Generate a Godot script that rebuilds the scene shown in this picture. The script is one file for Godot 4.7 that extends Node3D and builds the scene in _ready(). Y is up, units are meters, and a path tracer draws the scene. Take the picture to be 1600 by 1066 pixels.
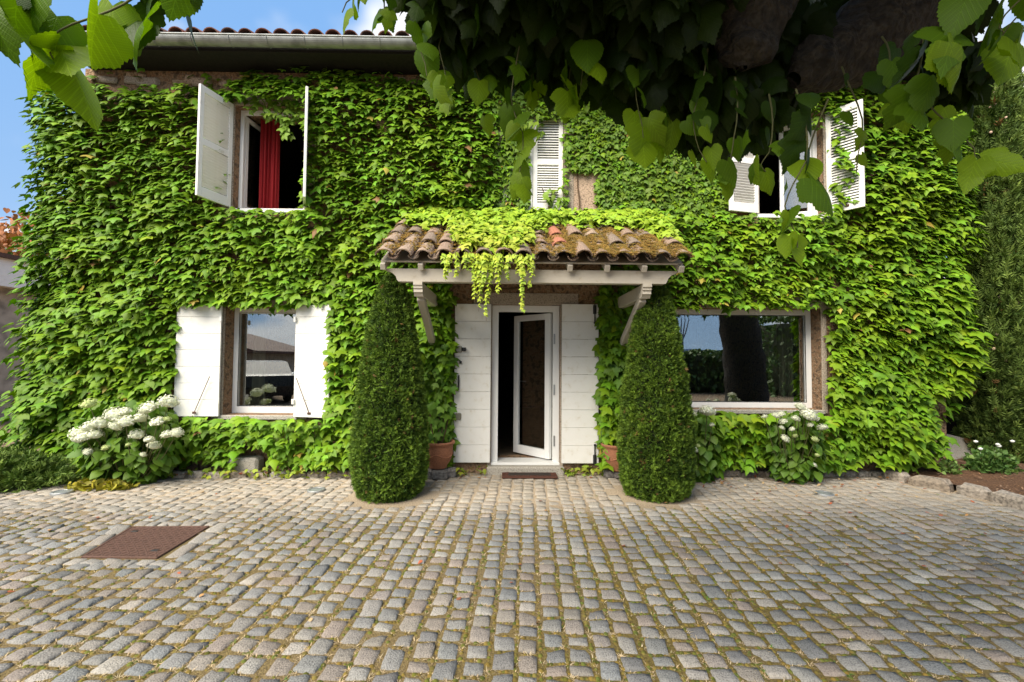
extends Node3D
# A stone house front covered in climbing vine, seen across a cobbled yard. Units are metres, y up; the front wall is the plane z = -6.24.

const WALL := -6.24
var rng := RandomNumberGenerator.new()
var M := {}
var taken := {}
var nz := FastNoiseLite.new()


# ---------------------------------------------------------------- helpers
class MB:
	var v := PackedVector3Array()
	var n := PackedVector3Array()
	var uv := PackedVector2Array()
	var c := PackedColorArray()
	var idx := PackedInt32Array()
	var col := Color.WHITE

	func vert(p: Vector3, nn: Vector3, t := Vector2.ZERO) -> int:
		v.append(p); n.append(nn); uv.append(t); c.append(col)
		return v.size() - 1

	func face(pts: Array, outward: Vector3) -> void:
		var nn: Vector3 = (pts[2] - pts[0]).cross(pts[1] - pts[0]).normalized()
		var flip := nn.dot(outward) < 0.0
		if flip:
			nn = -nn
		var b := v.size()
		for p in pts:
			vert(p, nn, Vector2(p.x, p.y))
		for k in range(1, pts.size() - 1):
			if flip:
				idx.append_array([b, b + k + 1, b + k])
			else:
				idx.append_array([b, b + k, b + k + 1])

	func box(at: Vector3, size: Vector3, bevel := 0.004, basis := Basis()) -> void:
		var h := size / 2.0
		bevel = minf(bevel, minf(h.x, minf(h.y, h.z)) * 0.9)
		var g := func(s: Vector3, axis: int) -> Vector3:
			var q := Vector3(h.x - bevel, h.y - bevel, h.z - bevel)
			q[axis] = h[axis]
			return at + basis * (q * s)
		for axis in 3:
			var a := (axis + 1) % 3
			var b := (axis + 2) % 3
			for s in [-1.0, 1.0]:
				var pts := []
				for k in [[-1, -1], [1, -1], [1, 1], [-1, 1]]:
					var sg := Vector3.ZERO
					sg[axis] = s; sg[a] = k[0]; sg[b] = k[1]
					pts.append(g.call(sg, axis))
				var o := Vector3.ZERO
				o[axis] = s
				face(pts, basis * o)
			if bevel > 0.0005:
				for sa in [-1.0, 1.0]:
					for sb in [-1.0, 1.0]:
						var lo := Vector3.ZERO
						lo[axis] = -1; lo[a] = sa; lo[b] = sb
						var hi := lo
						hi[axis] = 1
						var o2 := lo
						o2[axis] = 0
						face([g.call(lo, a), g.call(hi, a), g.call(hi, b), g.call(lo, b)], basis * o2)
		if bevel > 0.0005:
			for sx in [-1.0, 1.0]:
				for sy in [-1.0, 1.0]:
					for sz in [-1.0, 1.0]:
						var s3 := Vector3(sx, sy, sz)
						face([g.call(s3, 0), g.call(s3, 1), g.call(s3, 2)], basis * s3)

	func tube(pts: Array, radii: Array, sides := 8, caps := true) -> void:
		var first := v.size()
		var up := Vector3(0.31, 0.2, 0.93)
		for k in pts.size():
			var d: Vector3 = (pts[mini(k + 1, pts.size() - 1)] - pts[maxi(k - 1, 0)]).normalized()
			var a := d.cross(up).normalized()
			var b := d.cross(a).normalized()
			for s in sides + 1:
				var w := TAU * s / sides
				var o := a * cos(w) + b * sin(w)
				vert(pts[k] + o * radii[k], o, Vector2(float(s) / sides, k))
		for k in pts.size() - 1:
			for s in sides:
				var q := first + k * (sides + 1) + s
				idx.append_array([q, q + 1, q + sides + 1, q + 1, q + sides + 2, q + sides + 1])
		if caps:
			for e in [0, pts.size() - 1]:
				var ring := []
				for s in sides:
					ring.append(v[first + e * (sides + 1) + s])
				var o2: Vector3 = pts[e] - pts[1 if e == 0 else e - 1]
				face(ring, o2)

	func lathe(prof: Array, at: Vector3, segs := 24) -> void:
		var first := v.size()
		for k in prof.size():
			var d: Vector2 = prof[mini(k + 1, prof.size() - 1)] - prof[maxi(k - 1, 0)]
			var nn := Vector2(d.y, -d.x).normalized()
			for s in segs + 1:
				var w := TAU * s / segs
				vert(at + Vector3(prof[k].x * cos(w), prof[k].y, prof[k].x * sin(w)), Vector3(nn.x * cos(w), nn.y, nn.x * sin(w)), Vector2(float(s) / segs, float(k) / prof.size()))
		for k in prof.size() - 1:
			for s in segs:
				var q := first + k * (segs + 1) + s
				idx.append_array([q, q + segs + 1, q + 1, q + 1, q + segs + 1, q + segs + 2])

	func prism(poly: PackedVector2Array, xf: Transform3D, depth: float) -> void:
		# poly lies in the local xy plane and runs from z = 0 to z = depth
		var tri := Geometry2D.triangulate_polygon(poly)
		for zz in [0.0, depth]:
			for t in range(0, tri.size(), 3):
				var pts := []
				for k in 3:
					var p: Vector2 = poly[tri[t + k]]
					pts.append(xf * Vector3(p.x, p.y, zz))
				face(pts, xf.basis.z * (-1.0 if zz == 0.0 else 1.0))
		var ccw := not Geometry2D.is_polygon_clockwise(poly)
		for k in poly.size():
			var a := poly[k]
			var b := poly[(k + 1) % poly.size()]
			var o := Vector2(b.y - a.y, a.x - b.x) * (1.0 if ccw else -1.0)
			face([xf * Vector3(a.x, a.y, 0), xf * Vector3(b.x, b.y, 0), xf * Vector3(b.x, b.y, depth), xf * Vector3(a.x, a.y, depth)], xf.basis * Vector3(o.x, o.y, 0))

	func add(o: MB, xf: Transform3D, tint := Color.WHITE) -> void:
		var b := v.size()
		v.append_array(xf * o.v)
		for k in o.n.size():
			n.append((xf.basis * o.n[k]).normalized())
			c.append(o.c[k] * tint)
		uv.append_array(o.uv)
		for k in o.idx:
			idx.append(k + b)

	func smooth() -> void:
		var sum := PackedVector3Array()
		sum.resize(v.size())
		for t in range(0, idx.size(), 3):
			var nn := (v[idx[t + 2]] - v[idx[t]]).cross(v[idx[t + 1]] - v[idx[t]])
			for k in 3:
				sum[idx[t + k]] += nn
		for k in v.size():
			n[k] = sum[k].normalized() if sum[k].length() > 1e-12 else n[k]

	func orient() -> void:
		# wind every triangle so that its face looks the way its normals do
		for t in range(0, idx.size(), 3):
			var a := idx[t]
			var b := idx[t + 1]
			var d := idx[t + 2]
			if (v[d] - v[a]).cross(v[b] - v[a]).dot(n[a] + n[b] + n[d]) < 0.0:
				idx[t + 1] = d
				idx[t + 2] = b

	func mesh() -> ArrayMesh:
		orient()
		var a := []
		a.resize(Mesh.ARRAY_MAX)
		a[Mesh.ARRAY_VERTEX] = v
		a[Mesh.ARRAY_NORMAL] = n
		a[Mesh.ARRAY_TEX_UV] = uv
		a[Mesh.ARRAY_COLOR] = c
		a[Mesh.ARRAY_INDEX] = idx
		var m := ArrayMesh.new()
		m.add_surface_from_arrays(Mesh.PRIMITIVE_TRIANGLES, a)
		return m


func numbered(called: String, parent: Node) -> String:
	var key := "%d/%s" % [parent.get_instance_id(), called]
	taken[key] = taken.get(key, -1) + 1
	return called if taken[key] == 0 else "%s_%03d" % [called, taken[key]]


func tag(o: Node, label := "", category := "", group := "", kind := "") -> Node:
	for k in [["label", label], ["category", category], ["group", group], ["kind", kind]]:
		if k[1] != "":
			o.set_meta(k[0], k[1])
	return o


func thing(called: String, label: String, category: String, at := Vector3.ZERO, group := "") -> Node3D:
	var o := Node3D.new()
	o.name = numbered(called, self)
	add_child(o, true)
	o.position = at
	tag(o, label, category, group)
	return o


func put(called: String, what, mat: Material, parent: Node = self, xf := Transform3D()) -> MeshInstance3D:
	var o := MeshInstance3D.new()
	o.mesh = what.mesh() if what is MB else what
	o.material_override = mat
	o.name = numbered(called, parent)
	parent.add_child(o, true)
	o.transform = xf
	return o


func swarm(called: String, what, mat: Material, parent: Node, xfs: Array, cols: Array) -> MultiMeshInstance3D:
	var mm := MultiMesh.new()
	mm.transform_format = MultiMesh.TRANSFORM_3D
	mm.use_colors = true
	mm.mesh = what.mesh() if what is MB else what
	mm.instance_count = xfs.size()
	for k in xfs.size():
		mm.set_instance_transform(k, xfs[k])
		mm.set_instance_color(k, cols[k])
	var o := MultiMeshInstance3D.new()
	o.multimesh = mm
	o.material_override = mat
	o.name = numbered(called, parent)
	parent.add_child(o, true)
	o.set_meta("kind", "stuff")
	return o


func lin(r: float, g: float, b: float) -> Color:
	return Color(r, g, b).linear_to_srgb()


func noise_tex(freq: float, stops: Array, seed_ := 1, size := 512, kind := FastNoiseLite.TYPE_SIMPLEX_SMOOTH, oct := 5) -> NoiseTexture2D:
	var f := FastNoiseLite.new()
	f.noise_type = kind
	f.seed = seed_
	f.frequency = freq
	f.fractal_octaves = oct
	var g := Gradient.new()
	g.offsets = PackedFloat32Array(stops.map(func(s): return s[0]))
	g.colors = PackedColorArray(stops.map(func(s): return s[1]))
	var t := NoiseTexture2D.new()
	t.width = size
	t.height = size
	t.seamless = true
	t.noise = f
	t.color_ramp = g
	return t


func grey(x: float) -> Color:
	return Color(x, x, x)


func mat(name_: String, col: Color, rough := 0.8, tex: Texture2D = null, scale := 1.0, relief: Texture2D = null, relief_cm := 0.0, vcol := false) -> StandardMaterial3D:
	var m := StandardMaterial3D.new()
	m.resource_name = name_
	m.albedo_color = col
	m.roughness = rough
	if tex:
		m.albedo_texture = tex
	if relief:
		m.heightmap_enabled = true
		m.heightmap_texture = relief
		m.heightmap_scale = relief_cm
	if tex or relief:
		m.uv1_triplanar = true
		m.uv1_world_triplanar = true
		m.uv1_scale = Vector3.ONE * scale
	m.vertex_color_use_as_albedo = vcol
	M[name_] = m
	return m


func leaf_mat(name_: String, col: Color, back: Color, rough := 0.5) -> StandardMaterial3D:
	var m := mat(name_, col, rough, null, 1.0, null, 0.0, true)
	m.metallic_specular = 0.34
	m.backlight_enabled = true
	m.backlight = back
	m.cull_mode = BaseMaterial3D.CULL_DISABLED
	return m


func vary(base: Color, amount: float, warm := 0.0) -> Color:
	# linear tint of one instance: lighter or darker, more yellow or more blue
	var k := 1.0 + rng.randf_range(-amount, amount)
	var w := rng.randf_range(-warm, warm)
	return Color(base.r * k * (1.0 + w), base.g * k, base.b * k * (1.0 - w))


func make_materials() -> void:
	var soft := noise_tex(0.012, [[0.0, grey(0.62)], [0.45, grey(0.86)], [1.0, grey(1.0)]], 3)
	var mottle := noise_tex(0.03, [[0.0, grey(0.45)], [0.5, grey(0.8)], [1.0, grey(1.0)]], 5)
	var fine := noise_tex(0.11, [[0.0, grey(0.25)], [0.5, grey(0.6)], [1.0, grey(1.0)]], 7)
	var relief := noise_tex(0.05, [[0.0, grey(0.0)], [1.0, grey(1.0)]], 9)
	var stone := noise_tex(0.02, [[0.25, lin(0.30, 0.24, 0.19)], [0.42, lin(0.62, 0.50, 0.38)], [0.52, lin(0.85, 0.68, 0.52)], [0.62, lin(0.55, 0.36, 0.24)], [0.8, lin(0.75, 0.66, 0.55)]], 11)
	var spots := noise_tex(0.05, [[0.0, grey(0.5)], [0.35, grey(0.78)], [0.5, grey(0.92)], [0.62, grey(1.0)], [0.75, grey(0.8)]], 13)
	var worn := noise_tex(0.016, [[0.0, lin(0.84, 0.80, 0.73)], [0.22, lin(0.955, 0.945, 0.92)], [0.4, lin(0.985, 0.98, 0.97)], [1.0, grey(1.0)]], 15)
	var tile := noise_tex(0.035, [[0.2, lin(0.22, 0.2, 0.18)], [0.38, lin(0.6, 0.5, 0.42)], [0.5, lin(0.95, 0.8, 0.7)], [0.6, lin(0.62, 0.55, 0.5)], [0.72, lin(1.0, 0.98, 0.92)], [0.85, lin(0.4, 0.36, 0.32)]], 17)
	var rust := noise_tex(0.03, [[0.2, lin(0.5, 0.4, 0.34)], [0.5, lin(0.9, 0.75, 0.65)], [0.8, lin(0.5, 0.38, 0.32)]], 19)
	var bark_t := noise_tex(0.03, [[0.2, lin(0.15, 0.13, 0.1)], [0.48, lin(0.6, 0.55, 0.45)], [0.6, lin(1, 0.97, 0.85)], [0.8, lin(0.4, 0.36, 0.3)]], 21)
	var soil_t := noise_tex(0.06, [[0.2, lin(0.4, 0.3, 0.22)], [0.5, lin(0.8, 0.62, 0.46)], [0.7, lin(1.0, 0.85, 0.65)]], 23)

	var sand_t := noise_tex(0.06, [[0.2, lin(0.5, 0.45, 0.39)], [0.5, lin(0.84, 0.79, 0.72)], [0.7, lin(1.0, 0.97, 0.91)]], 29)
	mat("stone_wall", lin(0.42, 0.34, 0.26), 0.95, stone, 0.9, relief, 1.5)
	mat("plaster", lin(0.58, 0.42, 0.30), 0.95, spots, 1.1, relief, 0.3)
	mat("jamb_stone", lin(0.52, 0.43, 0.34), 0.95, spots, 1.6, relief, 0.4)
	mat("pale_stone", lin(0.52, 0.48, 0.41), 0.95, spots, 1.9, relief, 0.4)
	mat("kerb_stone", Color.WHITE, 0.95, mottle, 1.5, relief, 0.6, true)
	mat("cobble", Color.WHITE, 0.9, spots, 3.2, relief, 0.5, true).metallic_specular = 0.25
	mat("bed_soil", Color.WHITE, 1.0, sand_t, 1.7, fine, 0.8, true)
	mat("soil", lin(0.15, 0.095, 0.06), 1.0, soil_t, 1.2, fine, 1.5)
	mat("gravel", lin(0.22, 0.19, 0.15), 1.0, soil_t, 0.6)
	mat("paint", lin(0.86, 0.85, 0.82), 0.5, worn, 0.55)
	mat("paint_board", lin(0.84, 0.83, 0.79), 0.55, worn, 0.9, relief, 0.06)
	mat("frame_white", lin(0.83, 0.83, 0.81), 0.35)
	mat("beam_paint", lin(0.55, 0.50, 0.42), 0.6, worn, 1.1, relief, 0.08)
	mat("tile_old", Color.WHITE, 0.92, tile, 2.6, relief, 0.5, true)
	mat("tile_red", Color.WHITE, 0.9, spots, 2.0, relief, 0.2, true)
	mat("zinc", lin(0.40, 0.42, 0.41), 0.5, soft, 0.7).metallic = 0.3
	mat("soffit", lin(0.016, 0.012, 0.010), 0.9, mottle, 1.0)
	mat("iron", lin(0.025, 0.025, 0.027), 0.55).metallic = 0.4
	mat("brass", lin(0.30, 0.28, 0.22), 0.45).metallic = 0.6
	mat("rust", lin(0.125, 0.075, 0.058), 0.8, rust, 1.3, relief, 0.15)
	mat("rubber_mat", lin(0.12, 0.055, 0.038), 0.95, rust, 3.0, fine, 0.5)
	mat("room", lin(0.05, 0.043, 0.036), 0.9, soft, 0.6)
	mat("room_floor", lin(0.42, 0.33, 0.23), 0.4, soft, 0.8)
	mat("red_cloth", lin(0.30, 0.008, 0.012), 0.85)
	mat("pale_cloth", lin(0.45, 0.40, 0.28), 0.9)
	mat("terracotta", lin(0.44, 0.185, 0.095), 0.85, spots, 2.3, relief, 0.12)
	mat("bark", lin(0.055, 0.047, 0.038), 0.95, bark_t, 1.0, relief, 3.0)
	mat("twig", lin(0.11, 0.065, 0.035), 0.9)
	mat("green_twig", lin(0.085, 0.085, 0.025), 0.8)
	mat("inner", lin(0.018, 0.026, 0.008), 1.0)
	mat("steel", lin(0.42, 0.43, 0.43), 0.45).metallic = 0.7
	mat("car_dark", lin(0.02, 0.022, 0.028), 0.25).metallic = 0.3
	mat("car_silver", lin(0.30, 0.31, 0.33), 0.25).metallic = 0.4
	mat("car_glass", lin(0.01, 0.012, 0.014), 0.08)
	mat("tyre", lin(0.015, 0.015, 0.015), 0.9)
	mat("hill", lin(0.16, 0.22, 0.30), 1.0)
	mat("render_wall", lin(0.5, 0.44, 0.36), 0.95, soft, 0.4)
	mat("blue_post", lin(0.10, 0.14, 0.20), 0.6)
	var lens := mat("lens", lin(0.28, 0.30, 0.30), 0.2)
	lens.metallic = 0.2
	var glass := StandardMaterial3D.new()
	glass.resource_name = "window_glass"
	glass.albedo_color = Color(0.9, 0.95, 0.95, 0.0)
	glass.roughness = 0.0
	glass.refraction_enabled = true
	glass.refraction_scale = 0.2
	glass.transparency = BaseMaterial3D.TRANSPARENCY_ALPHA
	M["glass"] = glass

	leaf_mat("ivy_leaf", lin(1, 1, 1), Color(0.55, 0.6, 0.12), 0.5)
	leaf_mat("tree_leaf", lin(1, 1, 1), Color(0.95, 1.0, 0.3), 0.45)
	leaf_mat("needle", lin(1, 1, 1), Color(0.35, 0.4, 0.15), 0.65)
	leaf_mat("bush_leaf", lin(1, 1, 1), Color(0.5, 0.6, 0.2), 0.45)
	leaf_mat("petal", lin(1, 1, 1), Color(0.5, 0.5, 0.45), 0.7)
	leaf_mat("moss", lin(1, 1, 1), Color(0.2, 0.2, 0.1), 0.95)
	leaf_mat("straw", lin(1, 1, 1), Color(0.4, 0.35, 0.2), 0.8)
	# the veins of the broad tree leaves: colour and fine relief
	var im := Image.create(128, 128, false, Image.FORMAT_RGB8)
	for py in 128:
		for px in 128:
			var x := absf(px - 63.5) / 63.5
			var y := py / 127.0
			var best := x / 0.018
			for k in 6:
				var y0 := 0.02 + k * 0.15
				best = minf(best, absf(y - y0 - x * 0.55 + x * x * 0.1) / (0.013 - 0.006 * x))
			var vein := clampf(1.4 - best, 0.0, 1.0)
			var s := 0.87 + 0.13 * vein + 0.05 * sin(px * 0.9) * sin(py * 1.1)
			im.set_pixel(px, py, grey(clampf(s, 0.0, 1.0)))
	var lt := ImageTexture.create_from_image(im)
	M.tree_leaf.albedo_texture = lt
	M.tree_leaf.heightmap_enabled = true
	M.tree_leaf.heightmap_texture = lt
	M.tree_leaf.heightmap_scale = 0.4
	M.tree_leaf.heightmap_flip_texture = true


# ---------------------------------------------------------------- leaf shapes (base at the origin, tip towards -y, upper side towards +z)
func leaf_mesh(half: Array, fold: float, curl: float, cup := 0.0) -> MB:
	var b := MB.new()
	var m := half.size()
	var tip: float = half[m - 1].y
	for k in m:
		var my := tip * pow(float(k) / (m - 1), 1.0)
		b.vert(Vector3(0, my, -curl * my * my), Vector3.BACK, Vector2(0.5, -my / -tip))
		for s in [-1.0, 1.0]:
			var p: Vector2 = half[k]
			b.vert(Vector3(p.x * s, p.y, -fold * p.x - curl * p.y * p.y - cup * p.x * p.x), Vector3.BACK, Vector2(0.5 + p.x * s, p.y / tip))
	for k in m - 1:
		var q := k * 3
		b.idx.append_array([q, q + 3, q + 5, q, q + 5, q + 2])
		b.idx.append_array([q, q + 4, q + 3, q, q + 1, q + 4])
	b.smooth()
	for k in b.n.size():
		if b.n[k].z < 0:
			b.n[k] = -b.n[k]
	return b


func ivy_leaf() -> MB:
	return leaf_mesh([Vector2(0, 0), Vector2(0.17, 0.11), Vector2(0.36, 0.02), Vector2(0.54, -0.15), Vector2(0.74, -0.50), Vector2(0.42, -0.44), Vector2(0.27, -0.56), Vector2(0.19, -0.78), Vector2(0.0, -1.15)], 0.2, 0.2)


func heart_leaf() -> MB:
	return leaf_mesh([Vector2(0, 0), Vector2(0.22, 0.1), Vector2(0.42, -0.08), Vector2(0.46, -0.32), Vector2(0.34, -0.62), Vector2(0.14, -0.9), Vector2(0, -1.08)], 0.18, 0.14)


func broad_leaf(lobe: float, jag: float, seed_: int) -> MB:
	var key := [Vector2(0, 0), Vector2(0.16, 0.17), Vector2(0.36, 0.15), Vector2(0.5, -0.02), Vector2(0.53 + lobe * 0.1, -0.24), Vector2(0.47 - lobe * 0.12, -0.48), Vector2(0.37 + lobe * 0.05, -0.70), Vector2(0.19, -0.92), Vector2(0.03, -1.14), Vector2(0, -1.2)]
	var r := RandomNumberGenerator.new()
	r.seed = seed_
	var half := [key[0]]
	for k in key.size() - 2:
		var a: Vector2 = key[k]
		var d: Vector2 = key[k + 1] - a
		var steps := maxi(1, int(d.length() / 0.1))
		for s in steps:
			var p := a + d * float(s + 1) / steps
			var o := Vector2(-d.y, d.x).normalized()
			if half.size() > 2:
				half.append(p - d.normalized() * 0.028 + o * jag * r.randf_range(0.6, 1.3))
				half.append(p - o * jag * r.randf_range(0.1, 0.5))
			else:
				half.append(p)
	half.append(key[key.size() - 1])
	return leaf_mesh(half, 0.16 + 0.06 * (seed_ % 3), 0.10 + 0.12 * (seed_ % 4), 0.35 - 0.25 * (seed_ % 2))


func spray_mesh(width := 0.16, pairs := 2) -> MB:
	# a flat twig of a yew or thuja: a tapering shoot with side shoots, towards +y
	var b := MB.new()
	var blade := func(a: Vector3, d: Vector3, side: Vector3, w: float):
		b.face([a, a + d * 0.5 + side * w, a + d, a + d * 0.5 - side * w], Vector3.BACK)
	blade.call(Vector3.ZERO, Vector3(0, 1, 0.05), Vector3(1, 0, 0.2), width * 0.6)
	for k in pairs:
		for s in [-1.0, 1.0]:
			var a := Vector3(0, 0.12 + 0.3 * k, 0.02)
			var d := Vector3(0.5 * s, 0.42, 0.16 if s > 0 else -0.12) * (1.0 - 0.2 * k)
			blade.call(a, d, Vector3(0.45, -0.4 * s, 0.5 * s), width * 0.55)
	return b


func tuft_mesh(blades: int, spread: float, seed_: int, width := 0.05) -> MB:
	var b := MB.new()
	var r := RandomNumberGenerator.new()
	r.seed = seed_
	for k in blades:
		var w := r.randf() * TAU
		var d := Vector3(cos(w), 0, sin(w))
		var s := Vector3(-d.z, 0, d.x) * width * r.randf_range(0.6, 1.2)
		var h := r.randf_range(0.5, 1.0)
		var a := d * r.randf() * spread * 0.3
		var p1 := a + d * spread * 0.35 * h + Vector3.UP * 0.6 * h
		var p2 := a + d * spread * r.randf_range(0.6, 1.3) * h + Vector3.UP * h * r.randf_range(0.5, 1.0)
		b.face([a - s, a + s, p1 + s * 0.7, p1 - s * 0.7], Vector3.UP)
		b.face([p1 - s * 0.7, p1 + s * 0.7, p2], Vector3.UP)
	return b


func clump_mesh(seed_: int) -> MB:
	var b := MB.new()
	var r := RandomNumberGenerator.new()
	r.seed = seed_
	b.vert(Vector3(0, 1, 0), Vector3.UP)
	for k in 7:
		var w := TAU * k / 7.0
		b.vert(Vector3(cos(w) * 0.62, r.randf_range(0.6, 0.9), sin(w) * 0.62), Vector3.UP)
	for k in 7:
		var w := TAU * k / 7.0
		b.vert(Vector3(cos(w), -0.3, sin(w)) * Vector3(r.randf_range(0.8, 1.2), 1, r.randf_range(0.8, 1.2)), Vector3.UP)
	for k in 7:
		var j := (k + 1) % 7
		b.idx.append_array([0, 1 + k, 1 + j, 1 + k, 8 + k, 1 + j, 1 + j, 8 + k, 8 + j])
	b.smooth()
	for k in b.n.size():
		if b.n[k].y < 0:
			b.n[k] = -b.n[k]
	return b


func canal_tile(length: float, r0: float, r1: float, thick := 0.014) -> MB:
	# half-round tile along -z (up the slope), its lower end at z = 0, open below
	var b := MB.new()
	var n := 8
	var ring := func(rad: float, z: float) -> Array:
		var o := []
		for k in n + 1:
			var w := PI * (0.03 + 0.94 * k / n)
			o.append(Vector3(cos(w) * rad, sin(w) * rad * 0.80, z))
		return o
	var a: Array = ring.call(r0, 0.0)
	var c2: Array = ring.call(r1, -length)
	var ai: Array = ring.call(r0 - thick, 0.0)
	var ci: Array = ring.call(r1 - thick, -length)
	for k in n:
		var o := Vector3(a[k].x + a[k + 1].x, a[k].y + a[k + 1].y, 0)
		b.face([a[k], a[k + 1], c2[k + 1], c2[k]], o)
		b.face([ai[k], ai[k + 1], ci[k + 1], ci[k]], -o)
		b.face([a[k], a[k + 1], ai[k + 1], ai[k]], Vector3.BACK)
	for e in [0, n]:
		b.face([a[e], ai[e], ci[e], c2[e]], Vector3.DOWN)
	return b

const SHOOTS := [
	[Vector3(-0.75,2.67,-1.20), Vector3(-0.95,2.46,-1.12), Vector3(-1.05,2.34,-1.08), Vector3(-1.06,2.25,-1.05), 11, 0.155],
	[Vector3(-0.89,2.69,-1.25), Vector3(-1.00,2.53,-1.20), Vector3(-1.04,2.48,-1.20), 5, 0.12],
	[Vector3(-1.11,2.43,-1.00), Vector3(-1.12,2.35,-1.00), Vector3(-1.14,2.31,-1.00), 4, 0.12],
	[Vector3(-0.42,2.89,-1.50), Vector3(-0.49,2.74,-1.45), Vector3(-0.53,2.66,-1.42), 6, 0.075],
	[Vector3(-0.40,2.98,-1.60), Vector3(-0.45,2.84,-1.60), Vector3(-0.42,2.76,-1.60), 6, 0.1],
	[Vector3(-0.32,3.20,-1.90), Vector3(-0.37,2.93,-1.85), Vector3(-0.33,2.71,-1.82), 9, 0.125],
	[Vector3(-0.23,3.31,-2.10), Vector3(-0.30,2.96,-2.00), Vector3(-0.28,2.74,-1.98), 9, 0.14],
	[Vector3(-0.11,3.33,-2.20), Vector3(-0.15,2.97,-2.10), Vector3(-0.12,2.75,-2.10), 8, 0.14],
	[Vector3(0.05,3.05,-2.00), Vector3(0.03,2.70,-1.95), Vector3(0.06,2.53,-1.93), Vector3(0.04,2.30,-1.92), 12, 0.125],
	[Vector3(0.19,3.28,-2.30), Vector3(0.14,3.01,-2.30), Vector3(0.16,2.91,-2.30), 7, 0.13],
	[Vector3(0.34,3.34,-2.20), Vector3(0.29,3.01,-2.10), Vector3(0.26,2.73,-2.08), 9, 0.165],
	[Vector3(0.40,3.26,-2.10), Vector3(0.35,2.97,-2.00), Vector3(0.33,2.79,-2.00), 6, 0.175],
	[Vector3(0.56,3.41,-2.20), Vector3(0.53,3.21,-2.20), Vector3(0.56,3.10,-2.20), 5, 0.12],
	[Vector3(0.66,3.09,-2.00), Vector3(0.58,2.76,-1.95), Vector3(0.59,2.52,-1.93), 9, 0.13],
	[Vector3(0.78,3.08,-2.10), Vector3(0.70,2.71,-2.05), Vector3(0.73,2.62,-2.05), 7, 0.14],
	[Vector3(0.84,2.88,-1.90), Vector3(0.79,2.58,-1.87), Vector3(0.83,2.38,-1.85), 11, 0.115],
	[Vector3(0.93,2.70,-1.80), Vector3(0.89,2.43,-1.78), Vector3(0.91,2.29,-1.77), 8, 0.095],
	[Vector3(1.03,2.60,-1.75), Vector3(0.99,2.34,-1.70), Vector3(0.99,2.28,-1.70), 6, 0.1],
	[Vector3(1.04,2.53,-1.60), Vector3(1.04,2.25,-1.56), Vector3(0.99,2.09,-1.55), Vector3(1.01,1.95,-1.55), 8, 0.1],
	[Vector3(1.15,2.49,-1.60), Vector3(1.09,2.26,-1.58), Vector3(1.11,2.19,-1.58), 3, 0.14],
	[Vector3(1.39,2.76,-1.80), Vector3(1.38,2.50,-1.75), Vector3(1.38,2.30,-1.75), 4, 0.08],
	[Vector3(1.43,2.80,-1.70), Vector3(1.44,2.65,-1.66), Vector3(1.47,2.57,-1.66), 5, 0.11],
	[Vector3(1.44,2.72,-1.55), Vector3(1.40,2.50,-1.50), Vector3(1.50,2.36,-1.48), Vector3(1.56,2.23,-1.47), 12, 0.115],
	[Vector3(1.52,2.77,-1.35), Vector3(1.35,2.59,-1.30), Vector3(1.30,2.46,-1.30), 6, 0.14],
	[Vector3(1.63,2.75,-1.30), Vector3(1.52,2.61,-1.30), Vector3(1.48,2.54,-1.30), 5, 0.12],
	[Vector3(1.79,2.70,-1.40), Vector3(1.66,2.67,-1.40), Vector3(1.57,2.54,-1.40), 5, 0.12],
]
const CLUMPS := [
	[Vector3(-0.30,3.17,-2.00), Vector3(0.17,0.14,0.25), 70],
	[Vector3(-0.10,3.16,-2.10), Vector3(0.25,0.22,0.35), 170],
	[Vector3(0.28,3.22,-2.20), Vector3(0.34,0.25,0.4), 230],
	[Vector3(0.66,3.09,-2.10), Vector3(0.28,0.30,0.4), 250],
	[Vector3(1.01,2.99,-2.20), Vector3(0.28,0.31,0.35), 260],
	[Vector3(1.33,3.03,-2.20), Vector3(0.22,0.23,0.3), 220],
	[Vector3(1.65,3.24,-2.30), Vector3(0.19,0.15,0.3), 120],
	[Vector3(2.27,3.41,-2.40), Vector3(0.20,0.15,0.3), 110],
	[Vector3(2.24,3.01,-2.20), Vector3(0.11,0.12,0.2), 50],
	[Vector3(1.08,2.74,-2.10), Vector3(0.16,0.12,0.25), 60],
	[Vector3(0.43,3.15,-1.90), Vector3(0.69,0.11,0.4), 260],
	[Vector3(1.92,3.77,-2.70), Vector3(0.91,0.23,0.3), 260],
]
const HEADS_BIG := [Vector4(-4.54,0.85,-5.40,0.107), Vector4(-4.65,0.77,-5.32,0.084), Vector4(-4.79,0.72,-5.35,0.078), Vector4(-4.43,0.89,-5.39,0.064), Vector4(-4.34,0.79,-5.30,0.084), Vector4(-4.49,0.73,-5.34,0.070), Vector4(-4.93,0.64,-5.38,0.092), Vector4(-4.80,0.62,-5.29,0.070), Vector4(-4.71,0.64,-5.33,0.077), Vector4(-4.94,0.58,-5.36,0.064), Vector4(-4.85,0.98,-5.40,0.078), Vector4(-4.11,0.94,-5.32,0.091), Vector4(-3.90,1.01,-5.35,0.099), Vector4(-4.24,0.82,-5.39,0.071), Vector4(-3.98,0.79,-5.30,0.070), Vector4(-3.90,0.82,-5.34,0.039), Vector4(-4.27,0.63,-5.38,0.074), Vector4(-4.06,0.59,-5.29,0.049), Vector4(-3.89,0.64,-5.33,0.059), Vector4(-3.80,0.66,-5.36,0.064), Vector4(-4.09,0.50,-5.40,0.068), Vector4(-4.57,0.49,-5.32,0.042), Vector4(-4.80,0.44,-5.35,0.045), Vector4(-4.20,0.40,-5.39,0.034), Vector4(-4.30,0.53,-5.30,0.028)]
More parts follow.
